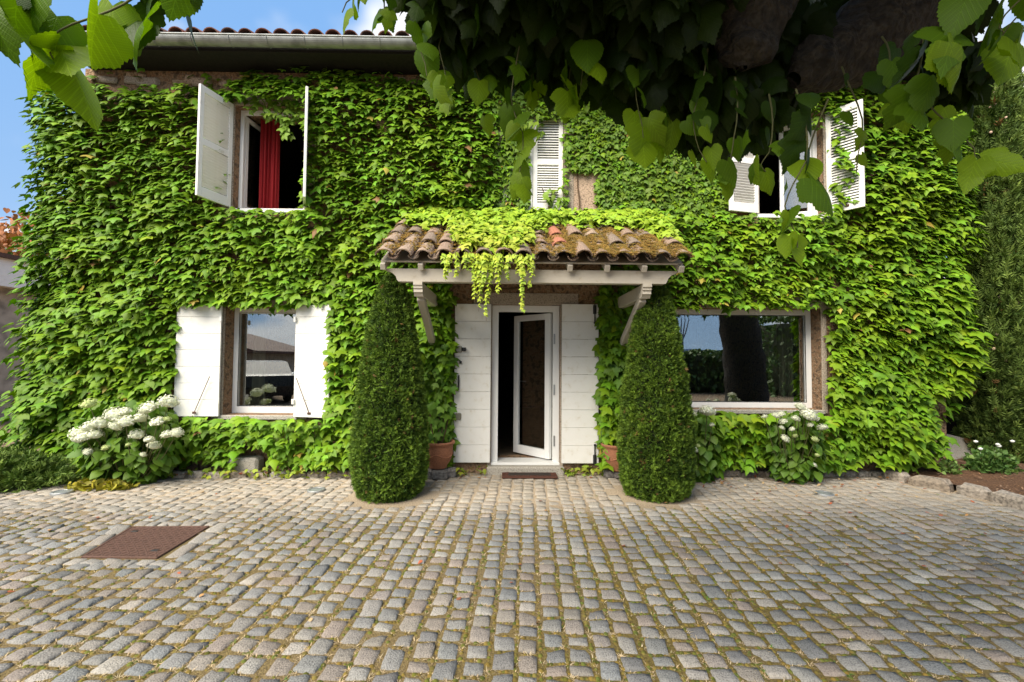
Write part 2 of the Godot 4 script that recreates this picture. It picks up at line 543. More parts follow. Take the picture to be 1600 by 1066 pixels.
const HEADS_WINDOW := [Vector4(3.66,0.97,-5.62,0.062), Vector4(3.73,0.87,-5.55,0.091), Vector4(3.70,0.91,-5.58,0.059), Vector4(3.41,0.88,-5.61,0.047), Vector4(3.31,0.87,-5.54,0.044), Vector4(3.57,0.83,-5.57,0.047), Vector4(3.43,0.79,-5.60,0.050), Vector4(3.50,0.71,-5.53,0.032), Vector4(3.39,0.72,-5.56,0.032), Vector4(3.91,0.72,-5.59,0.056), Vector4(3.59,0.61,-5.62,0.033), Vector4(3.42,0.59,-5.55,0.050), Vector4(3.81,0.58,-5.58,0.044), Vector4(3.21,0.85,-5.61,0.033), Vector4(3.73,0.76,-5.54,0.035), Vector4(3.83,0.39,-5.57,0.026), Vector4(3.81,0.26,-5.60,0.030)]
const HEADS_YEW := [Vector4(2.34,0.87,-5.66,0.045), Vector4(2.49,0.91,-5.60,0.092), Vector4(2.56,0.74,-5.63,0.033), Vector4(2.39,0.48,-5.65,0.030), Vector4(2.33,0.44,-5.60,0.038)]


# ---------------------------------------------------------------- sky
func cloudy_sky() -> PanoramaSkyMaterial:
	var f := FastNoiseLite.new()
	f.seed = 12
	f.frequency = 0.55
	f.fractal_octaves = 6
	f.fractal_gain = 0.52
	var w := 1024
	var h := 512
	var im := Image.create(w, h, false, Image.FORMAT_RGBF)
	for py in h:
		var el := PI * (0.5 - (py + 0.5) / h)
		for px in w:
			var az := TAU * (px + 0.5) / w
			var y := sin(el)
			var c := Color(0.13, 0.13, 0.125)
			if y > 0.0:
				var q := Vector3(cos(el) * sin(az), y, cos(el) * cos(az)) / (y + 0.35)
				var d := f.get_noise_3d(q.x * 2.2 + 3.0, q.y * 2.2, q.z * 2.2)
				var d2 := f.get_noise_3d(q.x * 5.0, q.y * 5.0 + 40.0, q.z * 5.0)
				var k := smoothstep(-0.03, 0.27, d + 0.25 * d2 + 0.2 * pow(1.0 - y, 6.0))
				var blue := Color(0.073, 0.152, 0.288).lerp(Color(0.155, 0.22, 0.30), pow(1.0 - y, 3.0))
				var shade := 1.0 - 0.2 * smoothstep(0.2, 0.6, d - 0.3 * d2)
				c = blue.lerp(Color(0.345, 0.35, 0.357) * shade, k)
			im.set_pixel(px, py, c)
	var m := PanoramaSkyMaterial.new()
	m.panorama = ImageTexture.create_from_image(im)
	return m


func _ready() -> void:
	rng.seed = 77
	nz.seed = 5
	nz.frequency = 1.0
	nz.fractal_octaves = 3

	var cam := Camera3D.new()
	cam.name = "camera"
	add_child(cam)
	cam.position = Vector3(0, 1.55, 0)
	cam.basis = Basis(Vector3.UP, deg_to_rad(-0.8)) * Basis(Vector3.RIGHT, deg_to_rad(2.17)) * Basis(Vector3.BACK, deg_to_rad(0.4))
	cam.fov = 73.72
	cam.near = 0.05
	cam.far = 3000.0
	cam.current = true

	var env := Environment.new()
	env.background_mode = Environment.BG_SKY
	env.sky = Sky.new()
	env.sky.sky_material = cloudy_sky()
	env.sky_rotation = Vector3(0, deg_to_rad(90), 0)
	env.tonemap_mode = Environment.TONE_MAPPER_LINEAR
	env.tonemap_exposure = 3.2
	env.sdfgi_enabled = true
	env.ssao_enabled = true
	env.ssil_enabled = true
	var we := WorldEnvironment.new()
	we.name = "world_environment"
	we.environment = env
	add_child(we)

	var sun := DirectionalLight3D.new()
	sun.name = "sun"
	sun.light_energy = 0.85
	sun.light_color = Color(1.0, 0.96, 0.89)
	sun.light_angular_distance = 55.0
	sun.shadow_enabled = true
	add_child(sun)
	sun.basis = Basis.looking_at(-Vector3(-0.42, 0.74, 0.53).normalized())

	make_materials()
	build_ground()
	build_house()
	build_porch()
	build_behind()
	build_ivy()
	build_topiaries()
	build_beds()
	build_doorway_things()
	build_tree()
	build_yard_details()


# ---------------------------------------------------------------- ground and paving
const COVER := [Vector2(-3.37, -4.22), Vector2(-2.695, -4.24), Vector2(-2.665, -3.59), Vector2(-3.24, -3.61)]


func in_cover(x: float, z: float, margin: float) -> bool:
	return x > -3.37 - margin and x < -2.62 + margin and z > -4.25 - margin and z < -3.55 + margin


func bed_edge(x: float) -> float:
	# z of the front of the planting strip under the wall
	if x < -1.1:
		return -6.10 + 0.045 * (-1.1 - x)
	if x < 2.3:
		return -9.0
	return -6.14


func on_paving(x: float, z: float) -> bool:
	if x > 2.3 and z < -6.10: return false
	if x < -1.1 and z < bed_edge(x) + 0.06: return false
	if z < -6.14: return false
	if x > side_kerb(z) - 0.08: return false
	return true


func side_kerb(z: float) -> float:
	# x of the kerb of the right-hand flower bed
	if z < -5.9: return 5.1 + (z + 5.9) * -0.0
	return 5.15 + 0.32 * smoothstep(-5.9, -5.0, z) + 0.02 * (z + 5.0)


func veg_moss(x: float, z: float) -> float:
	# how mossy the joints are, 0 near the door and the walls
	var d := smoothstep(-5.0, -4.3, z) * (0.55 + 0.5 * nz.get_noise_2d(x * 0.55, z * 0.55 + 9.0))
	d += 0.35 * exp(-pow((x - 0.9) / 0.9, 2)) * smoothstep(-5.0, -4.2, z)
	d += 0.35 * exp(-pow((x - 2.4) / 1.2, 2)) * exp(-pow((z + 4.0) / 1.2, 2))
	return clampf(d, 0.0, 1.0)


func cobble_variant(seed_: int) -> MB:
	var b := MB.new()
	var r := RandomNumberGenerator.new()
	r.seed = seed_
	var n := 5
	var cx := [r.randf_range(0.87, 1.08), r.randf_range(0.87, 1.08), r.randf_range(0.87, 1.08), r.randf_range(0.87, 1.08)]
	var tilt := Vector2(r.randf_range(-0.05, 0.05), r.randf_range(-0.05, 0.05))
	for j in n + 1:
		for i in n + 1:
			var edge := i == 0 or j == 0 or i == n or j == n
			var lv := [-1.0, -0.90, -0.36, 0.36, 0.90, 1.0]
			var a: float = lv[i]
			var c: float = lv[j]
			var ww: float = lerpf(lerpf(cx[0], cx[1], (a + 1) / 2), lerpf(cx[2], cx[3], (a + 1) / 2), (c + 1) / 2)
			var rr := 1.0 / pow(pow(absf(a), 7.0) + pow(absf(c), 7.0), 1.0 / 7.0) if absf(a) > 0.5 and absf(c) > 0.5 else 1.0
			var lim := minf(1.0, rr * maxf(absf(a), absf(c)) / maxf(absf(a), absf(c)))
			var px := a * ww * lim * 0.5 + r.randf_range(-0.026, 0.026)
			var pz := c * ww * lim * 0.5 + r.randf_range(-0.026, 0.026)
			var py := 0.0 if not edge else -0.19
			if not edge:
				py = 0.022 * (1.0 - a * a) * (1.0 - c * c * 0.8) + tilt.x * a + tilt.y * c + r.randf_range(-0.03, 0.03)
				if absf(a) > 0.5 or absf(c) > 0.5:
					py -= 0.018
			b.vert(Vector3(px, py, pz), Vector3.UP)
	for j in n:
		for i in n:
			var q := j * (n + 1) + i
			b.idx.append_array([q, q + 1, q + n + 2, q, q + n + 2, q + n + 1])
	b.smooth()
	for k in b.n.size():
		if b.n[k].y < 0:
			b.n[k] = -b.n[k]
	return b


func stone_tint() -> Color:
	var t := rng.randf()
	var c: Color
	if t < 0.36: c = Color(0.30, 0.295, 0.277)
	elif t < 0.54: c = Color(0.235, 0.245, 0.248)
	elif t < 0.74: c = Color(0.325, 0.287, 0.243)
	elif t < 0.86: c = Color(0.335, 0.275, 0.233)
	elif t < 0.95: c = Color(0.43, 0.40, 0.35)
	else: c = Color(0.18, 0.185, 0.19)
	c = c.lerp(Color(0.275, 0.262, 0.24), 0.38)
	return vary(c, 0.12, 0.03)


func build_ground() -> void:
	# the wide ground, one sheet to the horizon
	var g := MB.new()
	g.face([Vector3(-900, -0.06, -900), Vector3(900, -0.06, -900), Vector3(900, -0.06, 900), Vector3(-900, -0.06, 900)], Vector3.UP)
	tag(put("ground", g, M.gravel), "pale gravelly ground around the house and the yard", "ground", "", "structure")

	var paving := Node3D.new()
	paving.name = "cobbled_yard"
	add_child(paving)
	tag(paving, "yard of worn square cobbles with mossy joints", "paving", "", "structure")
	# earth between the stones
	var b := MB.new()
	var nx := 130
	var ny := 70
	for j in ny + 1:
		for i in nx + 1:
			var x := -8.0 + 14.5 * i / nx
			var z := -6.35 + 8.2 * j / ny
			var moss := veg_moss(x, z)
			var sand := smoothstep(-4.2, -5.4, z)
			var c := Color(0.22, 0.165, 0.09).lerp(Color(0.15, 0.115, 0.028), moss).lerp(Color(0.50, 0.425, 0.335), sand * 0.95)
			b.col = c
			b.vert(Vector3(x, -0.008 + 0.004 * nz.get_noise_2d(x * 4.0, z * 4.0) + 0.003 * sand, z), Vector3.UP)
	for j in ny:
		for i in nx:
			var q := j * (nx + 1) + i
			b.idx.append_array([q, q + 1, q + nx + 2, q, q + nx + 2, q + nx + 1])
	put("joint_earth", b, M.bed_soil, paving)

	# cobbles in columns that run towards the door
	var variants := []
	for k in 24:
		variants.append(cobble_variant(100 + k))
	var ang := deg_to_rad(-3.0)
	var dir := Vector2(sin(-ang), -cos(ang))      # along a column, away from the viewer
	var acr := Vector2(cos(ang), sin(-ang))
	var spots := []
	var joints := []
	var jr := RandomNumberGenerator.new()
	jr.seed = 8
	for cidx in range(-62, 62):
		var off := 0.138 * cidx + jr.randf_range(-0.008, 0.008)
		var s := -1.8 + jr.randf() * 0.13
		while s < 7.2:
			var ln := jr.randf_range(0.105, 0.152)
			if jr.randf() < 0.09: ln *= jr.randf_range(1.2, 1.5)
			elif jr.randf() < 0.06: ln *= 0.75
			var p := acr * off + dir * (s + ln / 2.0)
			s += ln
			if absf(p.x) > 1.25 * absf(p.y) + 2.2 or p.x < -7.9 or p.y > 1.6:
				continue
			if not on_paving(p.x, p.y) or in_cover(p.x, p.y, 0.055):
				continue
			if Vector2(p.x + 1.30, p.y + 5.25).length() < 0.50 or Vector2(p.x - 1.73, p.y + 5.32).length() < 0.50:
				continue
			spots.append([p, ln, off])
	# the 300 that show largest are pieces of their own
	var rank := spots.filter(func(q): return q[0].y < -1.95 and absf(q[0].x) < 1.1 * -q[0].y + 0.05)
	rank.sort_custom(func(p, q): return p[0].y > q[0].y)
	var near := {}
	for k in mini(300, rank.size()):
		near[rank[k]] = true
	var meshes := []
	for k in 48:
		var m := MB.new()
		m.add(variants[k % 24], Transform3D(), stone_tint())
		meshes.append(m.mesh())
	var rest := MB.new()
	var kk := 0
	for q in spots:
		var p: Vector2 = q[0]
		var ln: float = q[1]
		var sand := smoothstep(-4.0, -5.4, p.y)
		var gap := lerpf(0.023, 0.004, sand)
		var w := 0.138 - gap + jr.randf_range(-0.013, 0.007)
		var d := ln - gap + jr.randf_range(-0.010, 0.006)
		var bs := Basis(Vector3.UP, ang + jr.randf_range(-0.10, 0.10)) * Basis(Vector3.RIGHT, jr.randf_range(-0.03, 0.03)) * Basis(Vector3.BACK, jr.randf_range(-0.03, 0.03))
		if jr.randf() < 0.5:
			bs = bs * Basis(Vector3.UP, PI)
		bs = bs * Basis.from_scale(Vector3(w, 0.115, d))
		var xf := Transform3D(bs, Vector3(p.x + jr.randf_range(-0.005, 0.005), jr.randf_range(-0.004, 0.007), p.y))
		if near.has(q):
			put("cobble", meshes[kk % 48], M.cobble, paving, xf)
		else:
			var c := (stone_tint() * (1.0 + 0.3 * nz.get_noise_2d(p.x * 0.7 + 60.0, p.y * 0.7))).lerp(Color(0.54, 0.475, 0.385), 0.7 * sand)
			rest.add(variants[kk % 24], xf, c)
		kk += 1
		joints.append(p)
	tag(put("cobbles_beyond", rest, M.cobble, paving), "", "", "", "stuff")

	# moss, straw and green weeds in the joints
	var mx := []; var mc := []; var sx := []; var sc := []; var gx := []; var gc := []
	for q in spots:
		var p: Vector2 = q[0]
		if p.y > -1.4: continue
		var moss := veg_moss(p.x, p.y)
		var near_k := clampf(3.2 / maxf(0.5, -p.y), 0.35, 1.0)
		for e in int(11 * near_k * moss + jr.randf()):
			var side := jr.randf() < 0.5
			var a: float = (0.069 if side else jr.randf_range(-0.07, 0.07))
			var c: float = (jr.randf_range(-0.07, 0.07) if side else q[1] * 0.5)
			var o: Vector2 = p + acr * a + dir * c
			if in_cover(o.x, o.y, 0.02): continue
			var s := jr.randf_range(0.008, 0.018)
			mx.append(Transform3D(Basis(Vector3.UP, jr.randf() * TAU) * Basis.from_scale(Vector3(s, s * 0.5, s)), Vector3(o.x, -0.008, o.y)))
			mc.append(vary(Color(0.15, 0.11, 0.026) if jr.randf() < 0.62 else Color(0.095, 0.10, 0.018), 0.3, 0.12))
		var dry := (0.5 + 0.6 * nz.get_noise_2d(p.x * 0.8 + 30.0, p.y * 0.8)) * smoothstep(-5.6, -4.4, p.y) + 0.35 * smoothstep(-3.0, -2.2, p.y)
		for e in int(5.5 * near_k * clampf(dry, 0.0, 1.3) + jr.randf()):
			var side := jr.randf() < 0.55
			var o: Vector2 = p + acr * (0.069 + jr.randf_range(-0.006, 0.006) if side else jr.randf_range(-0.07, 0.07)) + dir * (jr.randf_range(-0.07, 0.07) if side else q[1] * 0.5)
			if in_cover(o.x, o.y, 0.02): continue
			var s := jr.randf_range(0.016, 0.034)
			sx.append(Transform3D(Basis(Vector3.UP, jr.randf() * TAU) * Basis.from_scale(Vector3(s * 1.3, s * 0.42, s * 1.3)), Vector3(o.x, -0.008, o.y)))
			sc.append(vary(Color(0.46, 0.36, 0.22), 0.28, 0.06))
		var wet := nz.get_noise_2d(p.x * 1.1 - 50.0, p.y * 1.1)
		if jr.randf() < 0.05 + 0.25 * smoothstep(0.25, 0.5, wet):
			var o := p + acr * 0.069 + dir * jr.randf_range(-0.07, 0.07)
			if not in_cover(o.x, o.y, 0.02):
				for e in jr.randi_range(1, 5):
					var s := jr.randf_range(0.018, 0.034)
					var o2 := o + dir * jr.randf_range(-0.07, 0.07)
					gx.append(Transform3D(Basis(Vector3.UP, jr.randf() * TAU) * Basis.from_scale(Vector3(s, s * 0.8, s)), Vector3(o2.x, -0.014, o2.y)))
					gc.append(vary(Color(0.085, 0.16, 0.03), 0.25, 0.1))
	tag(swarm("moss", clump_mesh(3), M.moss, self, mx, mc), "olive moss growing in the joints between cobbles", "moss")
	tag(swarm("dry_grass", tuft_mesh(7, 1.0, 4), M.straw, self, sx, sc), "straw-coloured dry grass in the cobble joints", "grass")
	tag(swarm("green_grass", tuft_mesh(8, 0.9, 6, 0.08), M.straw, self, gx, gc), "small green weeds sprouting between cobbles", "weeds")


# ---------------------------------------------------------------- house
func csg_box(parent: Node, lo: Vector3, hi: Vector3, m: Material, cut := false) -> CSGBox3D:
	var o := CSGBox3D.new()
	o.size = hi - lo
	o.position = (lo + hi) / 2.0
	o.material = m
	if cut:
		o.operation = CSGShape3D.OPERATION_SUBTRACTION
	o.name = "opening" if cut else "wall"
	parent.add_child(o, true)
	return o


func slab(parent: Node, called: String, lo: Vector3, hi: Vector3, m: Material, bevel := 0.0) -> MeshInstance3D:
	var b := MB.new()
	b.box((lo + hi) / 2.0, hi - lo, bevel)
	return put(called, b, m, parent)


func frame_bars(w: float, h: float, bar: float, depth: float, bottom := -1.0) -> MB:
	# a rectangular frame, lower left corner at the origin, face at z = 0, going back
	var b := MB.new()
	var lo := bar if bottom < 0.0 else bottom
	b.box(Vector3(bar / 2, h / 2, -depth / 2), Vector3(bar, h, depth), 0.004)
	b.box(Vector3(w - bar / 2, h / 2, -depth / 2), Vector3(bar, h, depth), 0.004)
	b.box(Vector3(w / 2, h - bar / 2, -depth / 2 - 0.001), Vector3(w - 2 * bar, bar, depth), 0.003)
	b.box(Vector3(w / 2, lo / 2, -depth / 2 - 0.001), Vector3(w - 2 * bar, lo, depth), 0.003)
	return b


func pane(w: float, h: float) -> MB:
	var b := MB.new()
	b.box(Vector3.ZERO, Vector3(w, h, 0.006), 0.0)
	return b


func louvre_shutter(house: Node, hinge: Vector3, w: float, h: float, turn: float, label: String, slats := 28) -> void:
	# built from the hinge towards +x, face towards +z, then turned about the hinge
	var b := MB.new()
	var d := 0.034
	var st := 0.062
	for x in [st / 2, w - st / 2]:
		b.box(Vector3(x, h / 2, 0), Vector3(st, h, d), 0.004)
	var rails := [[0.0, 0.13], [h * 0.5 - 0.045, 0.09], [h - 0.085, 0.085]]
	for r in rails:
		b.box(Vector3(w / 2, r[0] + r[1] / 2, 0), Vector3(w - 2 * st, r[1], d - 0.002), 0.003)
	var o := put("shutter", b, M.paint, house, Transform3D(Basis(Vector3.UP, turn), hinge))
	tag(o, label)
	var sl := MB.new()
	sl.box(Vector3.ZERO, Vector3(w - 2 * st + 0.004, 0.044, 0.008), 0.001, Basis(Vector3.RIGHT, -0.75))
	var sm := sl.mesh()
	for half in 2:
		var y0: float = rails[half][0] + rails[half][1] + 0.015
		var y1: float = rails[half + 1][0] - 0.012
		for k in slats / 2:
			put("slat", sm, M.paint, o, Transform3D(Basis(), Vector3(w / 2, lerpf(y0, y1, (k + 0.5) / (slats / 2)), 0)))
	var ir := MB.new()
	ir.box(Vector3(w * 0.55, 0.06, d / 2 + 0.006), Vector3(0.05, 0.03, 0.012), 0.004)
	ir.tube([Vector3(w * 0.55, 0.06, d / 2 + 0.012), Vector3(w * 0.3, 0.33, d / 2 + 0.012)], [0.006, 0.006], 6)
	put("shutter_stay", ir, M.rust, o)


func plank_shutter(house: Node, hinge: Vector3, w: float, h: float, turn: float, rows: int, label: String) -> MeshInstance3D:
	var t := 0.03
	var bk := MB.new()
	for x in [w * 0.2, w * 0.8]:
		bk.box(Vector3(x, h / 2, -t / 2 - 0.009), Vector3(0.07, h - 0.08, 0.018), 0.002)
	var o := put("shutter", bk, M.paint, house, Transform3D(Basis(Vector3.UP, turn), hinge))
	tag(o, label)
	var y := 0.0
	for k in rows:
		var ph := h / rows * (0.75 if k == rows - 1 and rows == 7 else (1.0 if rows != 7 else 1.0417))
		var p := MB.new()
		p.box(Vector3(w / 2, y + ph / 2, 0), Vector3(w, ph - 0.003, t), 0.0035)
		put("plank", p, M.paint_board, o)
		y += ph
	return o


func build_house() -> void:
	var house := thing("house", "two storey stone house front with white shutters and open windows", "house")
	var wm: Material = M.stone_wall
	var x0 := -5.85
	var x1 := 6.1
	var top := 5.52
	# front wall with its openings
	var wall := csg_box(house, Vector3(x0, -0.1, WALL - 0.5), Vector3(x1, top, WALL), wm)
	var holes := [
		[-3.82, 0.76, -2.83, 2.23], [2.18, 0.87, 4.37, 2.27], [-0.19, 0.135, 0.745, 2.285],
		[-3.77, 3.58, -2.79, 5.03], [3.53, 3.585, 4.45, 5.04], [-0.07, 3.58, 0.79, 5.02],
	]
	for q in holes:
		var c := csg_box(wall, Vector3.ZERO, Vector3(q[2] - q[0], q[3] - q[1], 0.7), wm, true)
		c.position = Vector3((q[0] + q[2]) / 2, (q[1] + q[3]) / 2, WALL - 0.25) - wall.position
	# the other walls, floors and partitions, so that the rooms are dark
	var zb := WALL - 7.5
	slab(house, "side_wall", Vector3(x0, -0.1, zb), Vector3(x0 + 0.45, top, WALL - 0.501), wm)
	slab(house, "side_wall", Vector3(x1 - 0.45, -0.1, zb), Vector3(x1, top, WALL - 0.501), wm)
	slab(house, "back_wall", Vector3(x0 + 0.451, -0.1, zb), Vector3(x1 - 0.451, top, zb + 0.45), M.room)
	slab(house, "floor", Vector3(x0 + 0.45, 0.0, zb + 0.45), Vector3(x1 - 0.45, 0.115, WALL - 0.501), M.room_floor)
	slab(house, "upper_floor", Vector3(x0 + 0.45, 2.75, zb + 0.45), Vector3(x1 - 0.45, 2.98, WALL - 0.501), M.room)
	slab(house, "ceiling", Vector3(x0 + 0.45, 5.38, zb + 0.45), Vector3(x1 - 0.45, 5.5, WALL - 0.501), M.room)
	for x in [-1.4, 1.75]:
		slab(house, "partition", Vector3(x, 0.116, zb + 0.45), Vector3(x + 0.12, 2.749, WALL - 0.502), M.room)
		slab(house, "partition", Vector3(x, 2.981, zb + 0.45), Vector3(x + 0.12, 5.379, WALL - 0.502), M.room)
	# roof: a slope behind the gutter, boarded eaves
	var rf := MB.new()
	rf.face([Vector3(x0 + 0.1, 5.67, -5.80), Vector3(x1 + 0.25, 5.67, -5.80), Vector3(x1 + 0.25, 7.0, zb + 3.4), Vector3(x0 + 0.1, 7.0, zb + 3.4)], Vector3.UP)
	rf.face([Vector3(x0 + 0.1, 5.60, zb - 0.4), Vector3(x1 + 0.25, 5.60, zb - 0.4), Vector3(x1 + 0.25, 7.0, zb + 3.4), Vector3(x0 + 0.1, 7.0, zb + 3.4)], Vector3.UP)
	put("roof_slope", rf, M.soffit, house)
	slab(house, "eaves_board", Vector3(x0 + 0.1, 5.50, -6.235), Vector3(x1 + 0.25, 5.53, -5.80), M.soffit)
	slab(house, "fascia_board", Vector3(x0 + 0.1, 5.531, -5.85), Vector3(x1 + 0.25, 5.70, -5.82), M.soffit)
	var tm := [canal_tile(0.42, 0.098, 0.082).mesh(), canal_tile(0.42, 0.104, 0.086).mesh()]
	var slope := atan2(1.4, 4.0)
	var tint_m := []
	for k in 4:
		var tmm: StandardMaterial3D = M.tile_red.duplicate()
		tmm.albedo_color = [lin(0.27, 0.10, 0.065), lin(0.22, 0.085, 0.06), lin(0.30, 0.13, 0.085), lin(0.20, 0.10, 0.075)][k]
		tint_m.append(tmm)
	var tx := x0 + 0.2
	while tx < x1 + 0.2:
		for row in 2:
			put("roof_tile", tm[rng.randi() % 2], tint_m[rng.randi() % 4], house, Transform3D(Basis(Vector3.RIGHT, slope + 0.05) * Basis(Vector3.UP, rng.randf_range(-0.03, 0.03)), Vector3(tx + rng.randf_range(-0.006, 0.006), 5.715 + row * 0.125, -5.79 - row * 0.34)))
		tx += 0.225
	# zinc gutter with its straps
	var gt := MB.new()
	var prof := PackedVector2Array()
	for k in 13:
		var w := PI + PI * k / 12.0
		prof.append(Vector2(cos(w) * 0.085, sin(w) * 0.085))
	prof.append(Vector2(0.079, 0.014)); prof.append(Vector2(0.074, 0.002))
	for k in 13:
		var w := TAU - PI * k / 12.0
		prof.append(Vector2(cos(w) * 0.074, sin(w) * 0.074))
	gt.prism(prof, Transform3D(Basis(Vector3.UP, PI / 2), Vector3(x0 + 0.2, 5.60, -5.715)), x1 - x0)
	var rim := MB.new()
	var gut := put("gutter", gt, M.zinc, house)
	rim.tube([Vector3(x0 + 0.2, 5.605, -5.63), Vector3(x1 + 0.2, 5.605, -5.63)], [0.011, 0.011], 8)
	put("gutter_rim", rim, M.zinc, gut)
	var sp := MB.new()
	var arc := []
	var rad := []
	for k in 11:
		var w := PI + PI * k / 10.0
		arc.append(Vector3(0, sin(w) * 0.089, -cos(w) * -0.089)); rad.append(0.0045)
	sp.tube(arc, rad, 6)
	var spm := sp.mesh()
	tx = x0 + 0.42
	while tx < x1 + 0.15:
		put("gutter_strap", spm, M.zinc, gut, Transform3D(Basis(Vector3.UP, 0.06), Vector3(tx, 5.60, -5.715)))
		tx += 0.475

	# rough stones in the bare band under the eaves
	for k in 46:
		var sx := -5.6 + rng.randf() * 11.0
		var sb := MB.new()
		sb.box(Vector3.ZERO, Vector3(rng.randf_range(0.12, 0.3), rng.randf_range(0.07, 0.13), 0.05), 0.018)
		var sm: Material = [M.stone_wall, M.jamb_stone, M.plaster][rng.randi() % 3]
		put("wall_stone", sb, sm, house, Transform3D(Basis(Vector3.BACK, rng.randf_range(-0.1, 0.1)), Vector3(sx, 5.37 + rng.randf_range(-0.06, 0.07), WALL - 0.012 + 0.0007 * k)))
	# the patch of ochre plaster beside the middle window
	var pl := MB.new()
	pl.prism(PackedVector2Array([Vector2(0.80, 3.5), Vector2(1.3, 3.46), Vector2(1.42, 3.9), Vector2(1.36, 4.3), Vector2(0.95, 4.45), Vector2(0.80, 4.7)]), Transform3D(Basis(), Vector3(0, 0, WALL + 0.001)), 0.012)
	put("plaster_patch", pl, M.plaster, house)

	# stone surrounds of the openings, proud of the wall
	for q in holes:
		var b := MB.new()
		var e := 0.14
		if q[0] == -0.19: e = 0.05
		if q[0] == 2.18: e = 0.07
		b.box(Vector3(q[0] - e / 2, (q[1] + q[3]) / 2, WALL + 0.004), Vector3(e, q[3] - q[1] + 0.1, 0.03), 0.004)
		b.box(Vector3(q[2] + e / 2, (q[1] + q[3]) / 2, WALL + 0.004), Vector3(e, q[3] - q[1] + 0.1, 0.03), 0.004)
		b.box(Vector3((q[0] + q[2]) / 2, q[3] + 0.08, WALL + 0.006), Vector3(q[2] - q[0] + 0.5, 0.16, 0.03), 0.004)
		put("stone_surround", b, M.jamb_stone, house)

	# ground-floor window on the left: fixed white frame, set back
	var zf := WALL - 0.20
	var wl := put("window", frame_bars(0.99, 1.47, 0.075, 0.07, 0.10), M.frame_white, house, Transform3D(Basis(), Vector3(-3.82, 0.76, zf)))
	put("pane", pane(0.85, 1.31), M.glass, wl, Transform3D(Basis(), Vector3(0.495, 0.75, -0.03)))
	var bead := frame_bars(0.86, 1.32, 0.012, 0.012)
	put("glazing_bead", bead, M.iron, wl, Transform3D(Basis(), Vector3(0.065, 0.09, 0.0)))
	slab(house, "window_sill", Vector3(-3.86, 0.70, WALL - 0.27), Vector3(-2.80, 0.757, WALL + 0.05), M.pale_stone, 0.008)
	# wide window on the right
	var wr := put("window", frame_bars(2.19, 1.40, 0.085, 0.08), M.frame_white, house, Transform3D(Basis(), Vector3(2.18, 0.87, zf)))
	put("pane", pane(2.03, 1.24), M.glass, wr, Transform3D(Basis(), Vector3(1.095, 0.70, -0.03)))
	put("glazing_bead", frame_bars(2.04, 1.25, 0.012, 0.012), M.iron, wr, Transform3D(Basis(), Vector3(0.075, 0.075, 0.0)))
	slab(house, "window_sill", Vector3(2.15, 0.81, WALL - 0.29), Vector3(4.40, 0.867, WALL + 0.03), M.pale_stone, 0.008)
	# upper windows: white frames, their casements folded inwards
	for q in [[-3.77, 3.58, 0.98, 1.45, 0], [3.53, 3.585, 0.92, 1.455, 1]]:
		var w0 := put("window", frame_bars(q[2], q[3], 0.05, 0.06), M.frame_white, house, Transform3D(Basis(), Vector3(q[0], q[1], WALL - 0.12)))
		var cw: float = q[2] / 2 - 0.055
		for s in 2:
			var cm := frame_bars(cw, q[3] - 0.11, 0.055, 0.045)
			var turn := 1.45 if s == 0 else PI - 1.45
			if q[4] == 1 and s == 1:
				turn = PI - 0.35
			var hx: float = 0.052 if s == 0 else q[2] - 0.052
			var cs := put("casement", cm, M.frame_white, w0, Transform3D(Basis(Vector3.UP, turn), Vector3(hx, 0.055, -0.065)))
			var pb := MB.new()
			pb.box(Vector3(cw / 2, q[3] / 2, -0.022), Vector3(cw - 0.11, q[3] - 0.22, 0.006), 0.0)
			var glass_part := put("pane", pb, M.glass, w0, cs.transform)
			glass_part.name = numbered("casement_pane", w0)
		slab(house, "window_sill", Vector3(q[0] - 0.04, q[1] - 0.055, WALL - 0.2), Vector3(q[0] + q[2] + 0.04, q[1] - 0.003, WALL + 0.03), M.frame_white, 0.006)

	# louvred shutters upstairs
	louvre_shutter(house, Vector3(-3.79, 3.585, WALL + 0.03), 0.50, 1.44, deg_to_rad(-106), "open louvred shutter on the left of the upper left window")
	louvre_shutter(house, Vector3(-2.775, 3.585, WALL + 0.03), 0.50, 1.44, deg_to_rad(-66.5), "louvred shutter seen edge on at the upper left window", 28)
	louvre_shutter(house, Vector3(3.50, 3.585, WALL + 0.03), 0.47, 1.45, deg_to_rad(-166), "open louvred shutter partly behind leaves at the upper right window")
	louvre_shutter(house, Vector3(4.475, 3.585, WALL + 0.03), 0.43, 1.45, deg_to_rad(-53), "open louvred shutter against the vine right of the upper right window")
	louvre_shutter(house, Vector3(-0.06, 3.59, WALL - 0.03), 0.42, 1.42, 0.0, "closed louvred shutter overgrown by the vine", 30)
	louvre_shutter(house, Vector3(0.365, 3.59, WALL - 0.028), 0.42, 1.42, 0.0, "closed louvred shutter beside the ochre plaster patch", 30)
	# plank shutters downstairs, hinged back against the wall
	plank_shutter(house, Vector3(-4.40, 0.745, WALL + 0.10), 0.575, 1.49, 0.05, 7, "white plank shutter left of the ground floor window")
	plank_shutter(house, Vector3(-2.83, 0.745, WALL + 0.07), 0.52, 1.50, deg_to_rad(-12), 7, "white plank shutter right of the ground floor window")
	var iron := MB.new()
	for s in [[-4.40, 0.575, 1.0], [-2.83, 0.52, -1.0]]:
		for y in [0.95, 2.05]:
			iron.box(Vector3(s[0] + (s[1] + 0.01 if s[2] > 0 else 0.0), y, WALL + 0.11), Vector3(0.03, 0.07, 0.03), 0.004)
	put("shutter_hinge", iron, M.paint, house)
